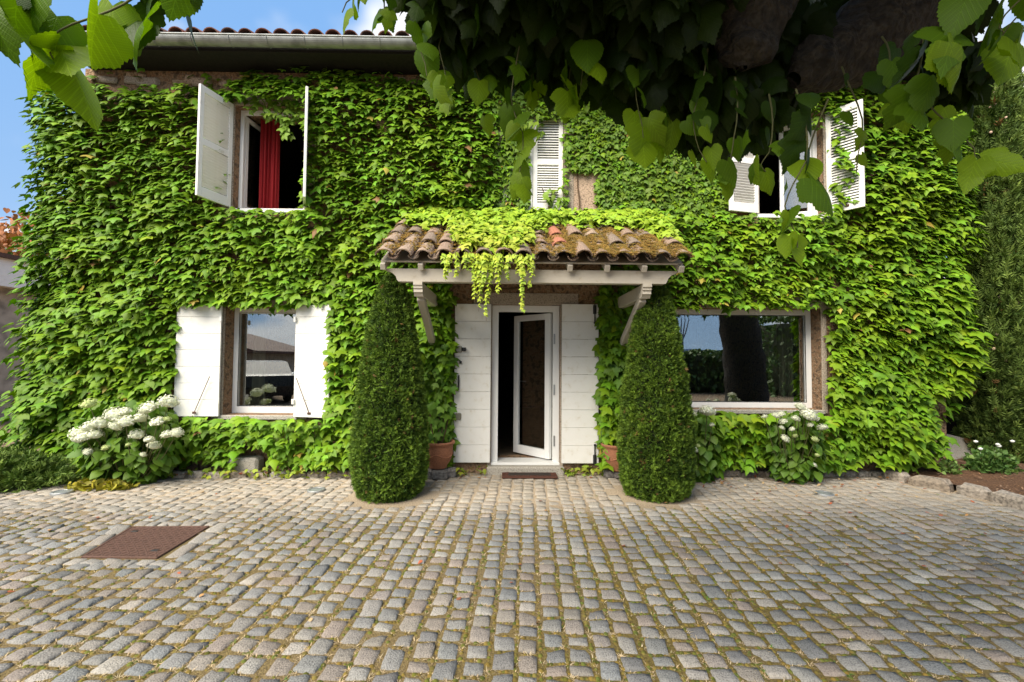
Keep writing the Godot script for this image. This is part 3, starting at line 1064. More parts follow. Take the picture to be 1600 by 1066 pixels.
	for s in [[-4.12, 0.80, -3.93, 1.28, 0.125], [-2.6, 0.80, -2.78, 1.27, 0.14]]:
		var st := MB.new()
		st.tube([Vector3(s[0], s[1], WALL + s[4]), Vector3(s[2], s[3], WALL + s[4])], [0.005, 0.005], 6)
		st.box(Vector3(s[0], s[1], WALL + s[4]), Vector3(0.05, 0.03, 0.012), 0.004)
		put("shutter_stay", st, M.rust, house)
	# the two wide plank leaves of the front door's shutters
	var dl := plank_shutter(house, Vector3(-0.69, 0.145, WALL + 0.06), 0.49, 2.14, 0.0, 9, "white plank door shutter with the lock fittings")
	var dr := plank_shutter(house, Vector3(0.765, 0.14, WALL + 0.06), 0.50, 2.155, 0.0, 9, "white plank door shutter with black bolts")
	for q in [[0.06, 1.52, 0.085, 0.085], [0.05, 1.345, 0.05, 0.05], [0.06, 0.62, 0.08, 0.09]]:
		var lk := MB.new()
		lk.box(Vector3(q[0], q[1], 0.03), Vector3(q[2], q[3], 0.035), 0.01)
		put("lock_case", lk, M.brass, dl)
	var kn := MB.new()
	kn.box(Vector3(0.13, 1.52, 0.035), Vector3(0.05, 0.05, 0.05), 0.006)
	kn.box(Vector3(0.085, 1.345, 0.035), Vector3(0.03, 0.035, 0.03), 0.004)
	put("bolt", kn, M.iron, dl)
	var hd := MB.new()
	hd.tube([Vector3(0.062, 0.98, 0.016), Vector3(0.062, 0.99, 0.05), Vector3(0.062, 1.08, 0.058), Vector3(0.062, 1.15, 0.05), Vector3(0.062, 1.165, 0.016)], [0.009, 0.01, 0.012, 0.01, 0.009], 8)
	put("pull_handle", hd, M.iron, dl)
	for y in [[2.15, 1.9], [0.0, 0.25]]:
		var bo := MB.new()
		bo.box(Vector3(0.445, y[0] - 0.07 if y[0] > 1 else 0.06, 0.025), Vector3(0.045, 0.12, 0.02), 0.004)
		bo.tube([Vector3(0.445, y[0], 0.034), Vector3(0.445, y[1], 0.034)], [0.009, 0.009], 8)
		bo.box(Vector3(0.445, y[1], 0.034), Vector3(0.03, 0.03, 0.025), 0.008)
		put("bolt", bo, M.iron, dr)
	var hp := MB.new()
	hp.box(Vector3(0.485, 0.62, 0.02), Vector3(0.03, 0.10, 0.03), 0.006)
	put("lock_plate", hp, M.brass, dr)
	# door frame, the glazed leaf standing open into the hall
	var df := MB.new()
	var dw := 0.935
	var dz := WALL - 0.05
	df.box(Vector3(-0.19 + 0.045, 1.21, dz - 0.04), Vector3(0.09, 2.15, 0.08), 0.004)
	df.box(Vector3(0.745 - 0.045, 1.21, dz - 0.04), Vector3(0.09, 2.15, 0.08), 0.004)
	df.box(Vector3(0.2775, 2.24, dz - 0.041), Vector3(dw - 0.18, 0.09, 0.08), 0.004)
	put("door_frame", df, M.frame_white, house)
	var lw := 0.70
	var leaf := put("door", frame_bars(lw, 2.03, 0.085, 0.06, 0.12), M.frame_white, house, Transform3D(Basis(Vector3.UP, PI + deg_to_rad(-46)), Vector3(0.652, 0.155, dz - 0.09)))
	tag(leaf, "glazed white door leaf standing open into the dark hall")
	put("pane", pane(lw - 0.16, 1.84), M.glass, leaf, Transform3D(Basis(), Vector3(lw / 2, 1.035, -0.03)))
	var hn := MB.new()
	for y in [0.35, 1.05, 1.75]:
		hn.tube([Vector3(0.675, y, dz + 0.006), Vector3(0.675, y + 0.14, dz + 0.006)], [0.011, 0.011], 8)
	put("door_hinge", hn, M.steel, house)
	var lev := MB.new()
	lev.box(Vector3(lw - 0.04, 1.02, 0.012), Vector3(0.03, 0.16, 0.012), 0.003)
	lev.tube([Vector3(lw - 0.04, 1.05, 0.02), Vector3(lw - 0.04, 1.05, 0.05), Vector3(lw - 0.15, 1.05, 0.052)], [0.009, 0.009, 0.009], 8)
	put("handle", lev, M.steel, leaf)
	slab(house, "threshold", Vector3(-0.19, 0.10, WALL - 0.30), Vector3(0.745, 0.136, WALL + 0.015), M.frame_white, 0.004)
	slab(house, "doorstep", Vector3(-0.24, -0.05, WALL - 0.02), Vector3(0.80, 0.098, WALL + 0.12), M.pale_stone, 0.015)
	# bare footings that show at the bottom of the wall
	var ft := MB.new()
	ft.box(Vector3(-3.42, 0.08, WALL + 0.14), Vector3(0.42, 0.30, 0.2), 0.03)
	put("footing_stone", ft, M.pale_stone, house)

	# curtains and what stands in the rooms
	curtain(Vector3(-3.60, 3.62, WALL - 0.36), 0.27, 1.40, M.red_cloth, "red curtain hanging inside the upper left window")
	curtain(Vector3(-3.64, 0.80, WALL - 0.40), 0.16, 1.42, M.pale_cloth, "pale curtain inside the ground floor window left of the door")
	curtain(Vector3(4.02, 0.90, WALL - 0.42), 0.22, 1.36, M.pale_cloth, "pale curtain at the right end of the wide window")
	for k in 2:
		var sb := MB.new()
		sb.lathe([Vector2(0.004, 0.0), Vector2(0.05, 0.012), Vector2(0.085, 0.06), Vector2(0.075, 0.12), Vector2(0.04, 0.155), Vector2(0.002, 0.165)], Vector3.ZERO, 18)
		tag(put("ornament", sb, M.pale_stone, self, Transform3D(Basis(), Vector3(3.02 + 0.22 * k, 0.872, WALL - 0.38))), ["round pale stone ornament on the sill in the wide window, left one", "round pale stone ornament on the sill in the wide window, right one"][k], "ornament", "round ornaments inside the wide window")
	slab(house, "inner_sill", Vector3(2.2, 0.80, WALL - 0.66), Vector3(4.35, 0.868, WALL - 0.30), M.room, 0.004)


func curtain(at: Vector3, w: float, h: float, m: Material, label: String) -> void:
	var b := MB.new()
	var cols := 40
	for i in cols + 1:
		var u := float(i) / cols
		for j in 2:
			for s in [0.0, 0.006]:
				b.vert(Vector3(u * w, j * h, 0.028 * sin(u * 30.0 + j * 0.6) + 0.012 * sin(u * 71.0) + s), Vector3.BACK)
	for i in cols:
		var q := i * 4
		b.idx.append_array([q, q + 2, q + 6, q, q + 6, q + 4, q + 1, q + 7, q + 3, q + 1, q + 5, q + 7])
	b.smooth()
	tag(put("curtain", b, m, self, Transform3D(Basis(), at)), label, "curtain")


# ---------------------------------------------------------------- porch canopy
func build_porch() -> void:
	var po := thing("porch_canopy", "mossy tiled porch canopy on painted timber brackets above the front door", "porch canopy", Vector3(0.29, 2.3, WALL))
	var fr := -4.97 - WALL            # how far the front beam stands from the wall
	# brackets: wall post, arm, diagonal strut, stepped corbel at the end of the arm
	for x in [-1.255, 1.265]:
		var ch := 0.09
		var b := MB.new()
		b.box(Vector3(x, 0.005, fr / 2 - 0.02), Vector3(ch, 0.15, fr - 0.06), 0.006)
		var br := put("bracket", b, M.beam_paint, po)
		var s := MB.new()
		var a0 := Vector3(x, -0.66, 0.03)
		var a1 := Vector3(x, -0.06, fr - 0.17)
		var dirv := (a1 - a0).normalized()
		s.box((a0 + a1) / 2, Vector3(ch * 0.86, 0.10, (a1 - a0).length()), 0.006, Basis(Vector3.RIGHT, -atan2(dirv.y, dirv.z)))
		put("strut", s, M.beam_paint, br)
		var c := MB.new()
		var poly := PackedVector2Array([Vector2(0, 0.08), Vector2(0.075, 0.08), Vector2(0.075, 0.045), Vector2(0.06, 0.03), Vector2(0.06, 0.012), Vector2(0.045, 0.0), Vector2(0.045, -0.03), Vector2(0.02, -0.05), Vector2(0.0, -0.075)])
		c.prism(poly, Transform3D(Basis(Vector3.UP, -PI / 2), Vector3(x + ch / 2 + 0.004, 0.0, fr - 0.055)), ch + 0.008)
		put("corbel", c, M.beam_paint, br)
		var wp := MB.new()
		wp.box(Vector3(x, -0.35, 0.03), Vector3(0.075, 0.85, 0.05), 0.005)
		put("wall_post", wp, M.beam_paint, br)
	# front beam with curved ends
	var e := PackedVector2Array([Vector2(-1.545, 0.085), Vector2(-1.50, 0.085), Vector2(-1.49, 0.083), Vector2(1.49, 0.083), Vector2(1.53, 0.085)])
	var half := [Vector2(1.47, 0.083), Vector2(1.485, 0.10), Vector2(1.50, 0.14), Vector2(1.54, 0.18), Vector2(1.60, 0.205), Vector2(1.62, 0.21), Vector2(1.62, 0.225)]
	e = PackedVector2Array()
	for k in half:
		e.append(Vector2(k.x, k.y))
	for k in range(half.size() - 1, -1, -1):
		e.append(Vector2(-half[k].x, half[k].y))
	var bm := MB.new()
	bm.prism(e, Transform3D(Basis(), Vector3(0, 0, fr - 0.11)), 0.11)
	put("front_beam", bm, M.beam_paint, po)
	# rafters, their ends showing above the beam; boards over them
	var y_top := 1.03                     # at the wall
	var y_eave := 0.245                   # at the front
	var len_ := 0.0
	var d := Vector3(0, y_eave - y_top, fr + 0.02)
	len_ = d.length()
	var pitch := atan2(y_top - y_eave, fr + 0.02)
	for k in 9:
		var x := -1.62 + 3.24 * k / 8.0
		var b := MB.new()
		b.box(Vector3(x, (y_top + y_eave) / 2 - 0.005, (fr + 0.10) / 2), Vector3(0.055, 0.07, len_ + 0.06), 0.004, Basis(Vector3.RIGHT, pitch))
		put("rafter", b, M.beam_paint, po)
	var bd := MB.new()
	bd.box(Vector3(0, (y_top + y_eave) / 2 + 0.052, (fr + 0.06) / 2), Vector3(3.30, 0.02, len_ + 0.02), 0.002, Basis(Vector3.RIGHT, pitch))
	put("roof_boards", bd, M.beam_paint, po)
	# canal tiles: channels below, covers above, four courses
	var cov := []
	for k in 3:
		cov.append(canal_tile(0.44, 0.098 - 0.004 * k, 0.076).mesh())
	var chan := canal_tile(0.44, 0.062, 0.072).mesh()
	var mats := []
	for cc in [lin(0.36, 0.285, 0.235), lin(0.29, 0.25, 0.215), lin(0.43, 0.36, 0.30), lin(0.50, 0.22, 0.15)]:
		var m: StandardMaterial3D = M.tile_old.duplicate()
		m.albedo_color = cc
		mats.append(m)
	var n := 15
	var rot := Basis(Vector3.RIGHT, pitch)
	var along := Vector3(0, sin(pitch), -cos(pitch))
	var foot := Vector3(0, 0.312, fr + 0.17)
	var moss_x := []; var moss_c := []
	for k in n + 1:
		var x := -1.60 + 3.2 * (k + 0.0) / n
		for row in 4:
			var p := foot + along * (0.34 * row) + Vector3(x + 0.1067, 0.0, 0)
			if k < n:
				put("channel_tile", chan, mats[(k + row) % 3], po, Transform3D(rot * Basis(Vector3.BACK, PI) * Basis(Vector3.UP, 0.0), p + Vector3(0, 0.028, -0.01)))
			var q := foot + along * (0.34 * row + 0.0) + Vector3(x + rng.randf_range(-0.012, 0.012), 0.012 + 0.016 * row * 0.0 + rng.randf_range(0.0, 0.012), rng.randf_range(-0.02, 0.03))
			var red: bool = k == 9 and (row == 1 or row == 2)
			put("roof_tile", cov[(k + row) % 3], mats[3] if red else mats[rng.randi() % 3], po, Transform3D(rot * Basis(Vector3.UP, rng.randf_range(-0.05, 0.05)) * Basis(Vector3.RIGHT, -0.035), q))
	# golden moss cushions on the tiles, thickest on the right half
	var rm := RandomNumberGenerator.new()
	rm.seed = 31
	for k in 22000:
		var x := rm.randf_range(-1.68, 1.7)
		var t := rm.randf_range(0.0, 1.25)
		var dense := smoothstep(-0.1, 0.75, x) * smoothstep(1.15, 0.6, t) * 1.2 + 0.30
		dense *= 0.35 + 1.0 * (nz.get_noise_2d(x * 2.0 + 70.0, t * 2.4) + 0.35)
		var ph := fposmod((x + 1.60) / (3.2 / n) + 0.5, 1.0) - 0.5        # 0 on a cover's ridge
		if rm.randf() > dense * (0.25 + 1.5 * absf(ph)):
			continue
		var lift := 0.016 + 0.07 * sqrt(maxf(0.0, 1.0 - pow(ph * 2.0, 2.0)))
		var s := rm.randf_range(0.012, 0.03)
		var p := foot + along * t + rot * Vector3(0, lift - 0.012, 0) + Vector3(x, 0, 0)
		moss_x.append(Transform3D(rot * Basis(Vector3.UP, rm.randf() * TAU) * Basis.from_scale(Vector3(s, s * 0.8, s)), p))
		var cc := Color(0.26, 0.155, 0.035) if rm.randf() < 0.7 else Color(0.17, 0.13, 0.03)
		var kx := rm.randf_range(0.7, 1.3)
		moss_c.append(Color(cc.r * kx, cc.g * kx, cc.b * kx))
	swarm("moss", tuft_mesh(12, 1.3, 12, 0.13), M.moss, po, moss_x, moss_c)


# ---------------------------------------------------------------- what stands behind the viewer and shows in the window panes
func foliage_box(called: String, label: String, category: String, at: Vector3, size: Vector3, count: int, leaf: float, base: Color, seed_: int, group := "") -> Node3D:
	var t := thing(called, label, category, at, group)
	var r := RandomNumberGenerator.new()
	r.seed = seed_
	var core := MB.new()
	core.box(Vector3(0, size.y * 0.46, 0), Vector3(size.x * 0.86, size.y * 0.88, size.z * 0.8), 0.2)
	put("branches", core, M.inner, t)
	var xs := []; var cs := []
	for k in count:
		var p := Vector3(r.randf_range(-0.5, 0.5), r.randf(), r.randf_range(-0.5, 0.5))
		var ax := r.randi() % 3
		if ax == 0: p.x = 0.5 * (1 if r.randf() < 0.5 else -1)
		elif ax == 1: p.y = 1.0
		else: p.z = 0.5 * (1 if r.randf() < 0.5 else -1)
		p *= size
		p += p.normalized() * 0.35 * nz.get_noise_3d(p.x * 0.8 + at.x, p.y * 0.8, p.z * 0.8)
		var s := leaf * r.randf_range(0.6, 1.3)
		xs.append(Transform3D(Basis(Vector3.UP, r.randf() * TAU) * Basis(Vector3.RIGHT, r.randf_range(-1.2, 0.2)) * Basis.from_scale(Vector3.ONE * s), p))
		var kx := r.randf_range(0.55, 1.3)
		cs.append(Color(base.r * kx, base.g * kx, base.b * kx))
	swarm("foliage", heart_leaf(), M.bush_leaf, t, xs, cs)
	return t


func parked_car(label: String, at: Vector3, turn: float, paint: Material) -> void:
	var t := thing("parked_car", label, "car", at, "cars parked across the yard")
	t.rotation.y = turn
	var side := PackedVector2Array([Vector2(-2.1, 0.28), Vector2(-2.15, 0.62), Vector2(-2.0, 0.82), Vector2(-1.15, 0.92), Vector2(-0.5, 1.36), Vector2(0.1, 1.46), Vector2(0.95, 1.42), Vector2(1.65, 1.02), Vector2(2.05, 0.96), Vector2(2.12, 0.6), Vector2(2.05, 0.28)])
	var b := MB.new()
	b.prism(side, Transform3D(Basis(), Vector3(0, 0, -0.84)), 1.68)
	put("body", b, paint, t)
	for s in [-1.0, 1.0]:
		var w := MB.new()
		w.prism(PackedVector2Array([Vector2(-0.98, 0.95), Vector2(-0.44, 1.32), Vector2(0.1, 1.40), Vector2(0.9, 1.36), Vector2(1.4, 1.02)]), Transform3D(Basis(), Vector3(0, 0, 0.842 * s - 0.004)), 0.008)
		put("side_window", w, M.car_glass, t)
		var l := MB.new()
		l.box(Vector3(-2.06, 0.70, 0.62 * s), Vector3(0.14, 0.13, 0.3), 0.03)
		put("headlight", l, M.lens, t)
		for x in [-1.35, 1.3]:
			var wh := MB.new()
			wh.lathe([Vector2(0.0, -0.1), Vector2(0.27, -0.1), Vector2(0.32, -0.07), Vector2(0.32, 0.07), Vector2(0.27, 0.1), Vector2(0.0, 0.1)], Vector3.ZERO, 20)
			var wo := put("wheel", wh, M.tyre, t, Transform3D(Basis(Vector3.RIGHT, PI / 2), Vector3(x, 0.32, 0.78 * s)))
			var rm := MB.new()
			rm.lathe([Vector2(0.0, -0.112), Vector2(0.19, -0.105), Vector2(0.2, 0.105), Vector2(0.0, 0.112)], Vector3.ZERO, 14)
			put("rim", rm, M.steel, wo)


func build_behind() -> void:
	for k in 5:
		foliage_box("hedge", ["clipped green hedge across the yard, mirrored left of the trunk in the wide window", "green hedge beside the forked post, mirrored in the wide window", "tall dark hedge behind the big tree", "hedge behind the parked cars", "hedge beside the tiled shed"][k], "hedge",
			[Vector3(9.6, -0.05, 9.5), Vector3(5.4, -0.05, 10.0), Vector3(14.5, -0.05, 8.0), Vector3(-6.0, -0.05, 10.5), Vector3(-1.0, -0.05, 11.0)][k], [Vector3(4.2, 2.0, 1.6), Vector3(4.2, 1.5, 1.5), Vector3(5.5, 3.6, 2.5), Vector3(5.0, 1.35, 1.4), Vector3(5.4, 1.2, 1.4)][k], 2600, 0.16, Color(0.07, 0.12, 0.03), 40 + k, "hedges across the yard")
	parked_car("dark parked car mirrored in the left ground floor window", Vector3(-9.2, -0.055, 4.0), 0.9, M.car_dark)
	parked_car("silver parked car mirrored behind the dark one in the left window", Vector3(-6.9, -0.055, 6.2), 1.9, M.car_silver)
	# low tiled shed
	var sh := thing("tiled_shed", "low shed with a brown tiled roof mirrored in the left window", "shed", Vector3(-15.5, -0.05, 12.0))
	slab(sh, "wall", Vector3(-4, 0, -3), Vector3(3, 1.75, 3), M.render_wall)
	var rf := MB.new()
	rf.prism(PackedVector2Array([Vector2(-4.6, 1.76), Vector2(3.8, 1.76), Vector2(3.8, 1.88), Vector2(-0.4, 3.0), Vector2(-4.6, 1.88)]), Transform3D(Basis(), Vector3(0, 0, -3.5)), 7.0)
	put("roof", rf, M.rust, sh)
	# slender forked post
	var po := thing("forked_post", "slender bluish post that forks into bare branches, mirrored in the wide window", "post", Vector3(8.0, -0.05, 7.6))
	var pb := MB.new()
	pb.tube([Vector3(0, 0, 0), Vector3(0.02, 1.6, 0), Vector3(0, 2.5, 0)], [0.11, 0.08, 0.07], 10)
	put("trunk", pb, M.blue_post, po)
	for k in 5:
		var a := -0.7 + 0.35 * k
		var fb := MB.new()
		fb.tube([Vector3(0, 2.45, 0), Vector3(a * 0.35, 2.8, 0.05 * k), Vector3(a * 0.55, 3.4, 0.06 * k - 0.1), Vector3(a * 0.5, 3.65, 0.1)], [0.05, 0.035, 0.022, 0.012], 6)
		put("branch", fb, M.blue_post, po)
	# far hills
	var h := MB.new()
	var n := 60
	for i in n + 1:
		var x := -800.0 + 1600.0 * i / n
		var y := 12.0 + 10.0 * nz.get_noise_2d(i * 0.09, 3.0) + 4.0 * nz.get_noise_2d(i * 0.3, 8.0)
		h.vert(Vector3(x, -1, 600), Vector3(0, 0.3, -1).normalized())
		h.vert(Vector3(x, y, 640), Vector3(0, 0.6, -1).normalized())
		h.vert(Vector3(x, y * 0.8, 800), Vector3.UP)
	for i in n:
		var q := i * 3
		h.idx.append_array([q, q + 1, q + 4, q, q + 4, q + 3, q + 1, q + 2, q + 5, q + 1, q + 5, q + 4])
	tag(put("hills", h, M.hill, self), "low blue hills on the horizon", "hills", "", "structure")
	# neighbours at the left edge of the picture
	var nb := thing("neighbour_house", "pale low neighbouring building behind the left corner of the vine", "house", Vector3(-12.6, -0.05, -12.5))
	slab(nb, "wall", Vector3(-4, 0, -3), Vector3(0.6, 3.2, 3), M.render_wall)
	slab(nb, "roof_edge", Vector3(-4.3, 3.2, -3.3), Vector3(0.9, 3.85, 3.3), M.paint)
	slab(nb, "roof", Vector3(-4.4, 3.851, -3.4), Vector3(1.0, 3.95, 3.4), M.rust)
	slab(nb, "post", Vector3(0.62, 0, 2.8), Vector3(0.82, 2.9, 3.0), M.soffit)
	for k in 2:
		var bt := thing("neighbour_tree", ["tree with orange young leaves behind the left corner of the house", "dark green tree farther left behind the house corner"][k], "tree", [Vector3(-15.2, -0.05, -14.5), Vector3(-19.5, -0.05, -18.0)][k], "trees behind the house corner")
		var tr := MB.new()
		tr.tube([Vector3(0, 0, 0), Vector3(0.1, 2.0, 0), Vector3(0, 3.8, 0.1)], [0.16, 0.12, 0.06], 8)
		put("trunk", tr, M.bark, bt)
		var xs := []; var cs := []
		var r := RandomNumberGenerator.new()
		r.seed = 900 + k
		for i in 2600:
			var d := Vector3(r.randfn(), r.randfn(), r.randfn()).normalized() * pow(r.randf(), 0.4)
			var p := Vector3(d.x * 1.9, 4.2 + d.y * 1.9, d.z * 1.9) + d * 0.5 * nz.get_noise_3d(d.x * 3, d.y * 3, d.z * 3)
			xs.append(Transform3D(Basis(Vector3.UP, r.randf() * TAU) * Basis(Vector3.RIGHT, r.randf_range(-1.3, 0.3)) * Basis.from_scale(Vector3.ONE * r.randf_range(0.1, 0.2)), p))
			cs.append(vary(Color(0.38, 0.15, 0.06) if k == 0 and p.y > 4.6 else Color(0.08, 0.13, 0.03), 0.3, 0.1))
		swarm("crown", heart_leaf(), M.bush_leaf, bt, xs, cs)


# ---------------------------------------------------------------- the vine on the wall
const IVY_HOLES := [
	[-4.40, 0.74, -2.34, 2.24], [1.95, 0.84, 4.42, 2.28], [-0.74, 0.0, 1.30, 3.35], [-3.86, 3.54, -2.74, 5.03],
	[3.08, 3.56, 4.52, 5.04], [0.30, 3.62, 0.79, 4.90], [0.84, 3.56, 1.24, 4.16],
]


func sparse_zone(x: float, y: float) -> float:
	# 1 where the vine is a thin skin of small leaves round the middle window
	return smoothstep(-0.35, 0.0, x) * smoothstep(3.5, 3.1, x + 0.25 * sin(y * 3.0)) * smoothstep(3.35, 3.7, y)


func vine_depth(x: float, y: float) -> float:
	var d := 0.20 + 0.17 * nz.get_noise_2d(x * 0.9, y * 0.9) + 0.11 * nz.get_noise_2d(x * 2.1 + 20.0, y * 2.1)
	d *= 1.0 - 0.72 * sparse_zone(x, y)
	d *= 1.0 - 0.5 * smoothstep(5.0, 5.4, y)
	if y < 0.95 and absf(x) > 1.3:
		d += 0.10
	return maxf(0.05, d)


func in_hole(x: float, y: float) -> bool:
	var wx := x + 0.05 * nz.get_noise_2d(x * 6.0, y * 6.0 + 4.0)
	var wy := y + 0.06 * nz.get_noise_2d(x * 6.0 + 9.0, y * 6.0)
	for q in IVY_HOLES:
		if wx > q[0] and wx < q[2] and wy > q[1] and wy < q[3]:
			return true
	return false


func build_ivy() -> void:
	var ivy := thing("climbing_vine", "dense green climbing vine covering the whole front of the house", "vine", Vector3(0, 0, WALL))
	var r := RandomNumberGenerator.new()
	r.seed = 2024
	var all := []                       # [transform, colour, apparent size]
	var target := 52000
	for k in target:
		var x := r.randf_range(-6.95, 6.75)
		var y := r.randf_range(0.1, 5.52)
		var sp := sparse_zone(x, y)
		var wild := nz.get_noise_2d(x * 1.6 + 11.0, y * 1.6)
		if y > 5.22 + 0.22 * smoothstep(-4.2, -3.4, x) + 0.12 * wild + 0.25 * smoothstep(0.0, 0.4, nz.get_noise_2d(x * 0.7, 2.0)) and r.randf() < 0.93: continue
		if y < 0.16 + 0.1 * wild + (0.35 * smoothstep(5.3, 6.2, x)): continue
		if x > 6.45 + 0.2 * wild - 0.75 * smoothstep(1.7, 0.6, y): continue
		if x < -6.72 - 0.14 * wild - 0.1 * smoothstep(3.0, 0.8, y): continue
		if in_hole(x, y): continue
		if x > -3.45 and x < -3.05 and y < 0.42 and y < 0.42: continue
		if sp > 0.5 and x > -0.12 and x < 0.9 and y < 4.9 and r.randf() < 0.35: continue
		var z := vine_depth(x, y) * (r.randf_range(0.70, 1.12) if r.randf() < 0.56 else r.randf_range(0.05, 0.7))
		var out_turn := 0.0
		if x < -5.75:                      # wraps round the corner of the house
			var e := (-5.75 - x) / 1.05
			z = z * (1.0 - e * e * 0.4) - 0.75 * e * e * (0.2 + 0.8 * r.randf())
			out_turn = -0.9 * e
		if x > 6.2:
			z -= 0.8 * pow(x - 6.2, 2.0)
			out_turn = 0.8 * clampf((x - 6.2) / 0.5, 0.0, 1.0)
		var size := (0.055 + 0.072 * pow(r.randf(), 0.8)) * (1.0 + 0.18 * nz.get_noise_2d(x * 0.5 + 3.0, y * 0.5))
		if y < 2.0: size *= 1.08
		size = lerpf(size, r.randf_range(0.055, 0.085), sp)
		var t := r.randf_range(0.55, 1.35) - 0.3 * sp
		var bs := Basis(Vector3.UP, out_turn + r.randfn(0.0, 0.42)) * Basis(Vector3.RIGHT, -t) * Basis(Vector3.BACK, r.randfn(0.0, 0.38))
		bs = bs * Basis.from_scale(Vector3(size * r.randf_range(0.85, 1.1) * (1.0 if r.randf() < 0.5 else -1.0), size, size))
		var c := vary(Color(0.138, 0.268, 0.012), 0.38, 0.16)
		var young := nz.get_noise_2d(x * 0.9 - 7.0, y * 0.9 + 5.0) + 0.25 * smoothstep(1.0, 6.0, x)
		c = c.lerp(Color(0.30, 0.40, 0.016), clampf(0.75 * young, 0.0, 0.65) * r.randf())
		if r.randf() < 0.008: c = [Color(0.40, 0.33, 0.06), Color(0.24, 0.13, 0.05), Color(0.30, 0.22, 0.03)][r.randi() % 3]
		if absf(x + 5.4) < 1.3 or y < 2.3 and x < -4.3: c = c * 0.92
		if y > 3.0 and y < 3.62 and x > -1.4 and x < 2.2: c = c.lerp(Color(0.35, 0.41, 0.02), 0.6 * r.randf())
		all.append([Transform3D(bs, Vector3(x, y, z)), c, size / (6.2 - z)])
	# the thick growth round the left corner
	for k in 5200:
		var e := r.randf()
		var x := -5.7 - 1.0 * e
		var y := r.randf_range(0.12, 5.3)
		if x < -6.62 - 0.14 * nz.get_noise_2d(x * 1.6 + 11.0, y * 1.6): continue
		var size := r.randf_range(0.08, 0.14)
		var bs := Basis(Vector3.UP, -0.9 * e + r.randfn(0.0, 0.6)) * Basis(Vector3.RIGHT, -r.randf_range(0.4, 1.3)) * Basis(Vector3.BACK, r.randfn(0.0, 0.4)) * Basis.from_scale(Vector3.ONE * size)
		all.append([Transform3D(bs, Vector3(x, y, r.randf_range(-1.3, 0.0) + 0.12 - 0.55 * e * e)), vary(Color(0.12, 0.235, 0.011), 0.3, 0.12), 0.0])
	for k in 2600:
		var e := r.randf()
		var x := 6.0 + 0.55 * e
		var y := r.randf_range(0.75 + 0.5 * e, 5.4)
		var bs := Basis(Vector3.UP, 0.8 * e + r.randfn(0.0, 0.6)) * Basis(Vector3.RIGHT, -r.randf_range(0.4, 1.3)) * Basis(Vector3.BACK, r.randfn(0.0, 0.4)) * Basis.from_scale(Vector3.ONE * r.randf_range(0.08, 0.14))
		all.append([Transform3D(bs, Vector3(x, y, r.randf_range(-0.9, 0.0) + 0.12 - 0.4 * e * e)), vary(Color(0.12, 0.235, 0.011), 0.3, 0.12), 0.0])
	# small leaves: a second, finer layer where the vine is thin
	for k in 5200:
		var x := r.randf_range(-0.3, 3.4)
		var y := r.randf_range(3.4, 5.4)
		if r.randf() > sparse_zone(x, y) or in_hole(x, y): continue
		if x > -0.12 and x < 0.9 and y < 4.9 and r.randf() < 0.45: continue
		var size := r.randf_range(0.05, 0.085)
		var bs := Basis(Vector3.UP, r.randfn(0.0, 0.4)) * Basis(Vector3.RIGHT, -r.randf_range(0.2, 0.9)) * Basis(Vector3.BACK, r.randfn(0.0, 0.5)) * Basis.from_scale(Vector3.ONE * size)
		all.append([Transform3D(bs, Vector3(x, y, r.randf_range(0.02, 0.09))), vary(Color(0.12, 0.21, 0.022), 0.25, 0.12), size / 6.2])
	# leaves on both sides of the door and round its posts
	for k in 420:
		var left := k % 2 == 0
		var x := r.randf_range(-1.10, -0.70) if left else r.randf_range(1.26, 1.62)
		var y := r.randf_range(0.35, 2.4)
		if not left and x > 1.5 and y < 1.0: continue
		var size := r.randf_range(0.09, 0.15)
		var bs := Basis(Vector3.UP, r.randfn(0.0, 0.5)) * Basis(Vector3.RIGHT, -r.randf_range(0.2, 1.0)) * Basis(Vector3.BACK, r.randfn(0.0, 0.4)) * Basis.from_scale(Vector3.ONE * size)
		all.append([Transform3D(bs, Vector3(x, y, r.randf_range(0.03, 0.16))), vary(Color(0.12, 0.23, 0.022), 0.2, 0.1), size / 6.2])
	# sprays that hang over the top of the upper left window and along the eaves
	for s in [[-3.3, 5.12, 0.30], [-3.12, 5.1, 0.42], [-2.98, 5.08, 0.30], [-3.45, 5.1, 0.18], [-2.86, 5.0, 0.22], [-3.05, 5.05, 0.52], [3.9, 5.1, 0.25], [4.3, 5.1, 0.3], [0.42, 4.9, 0.3], [0.2, 4.8, 0.5], [0.72, 3.75, 0.15], [0.62, 3.9, 0.2]]:
		for k in int(s[2] * 60):
			var yy: float = s[1] - s[2] * r.randf()
			var size := r.randf_range(0.06, 0.105)
			var bs := Basis(Vector3.UP, r.randfn(0.0, 0.7)) * Basis(Vector3.RIGHT, -r.randf_range(0.1, 0.9)) * Basis(Vector3.BACK, r.randfn(0.0, 0.5)) * Basis.from_scale(Vector3.ONE * size)
			all.append([Transform3D(bs, Vector3(s[0] + r.randfn(0.0, 0.05), yy, r.randf_range(0.0, 0.14))), vary(Color(0.17, 0.28, 0.03), 0.25, 0.1), size / 6.2])
	# the mat that has crept over the porch tiles, with its yellow-green young leaves
	var pitch := 0.545
	var foot := Vector3(0.29, 2.3 + 0.335, 1.27 + 0.17)
	var along := Vector3(0, sin(pitch), -cos(pitch))
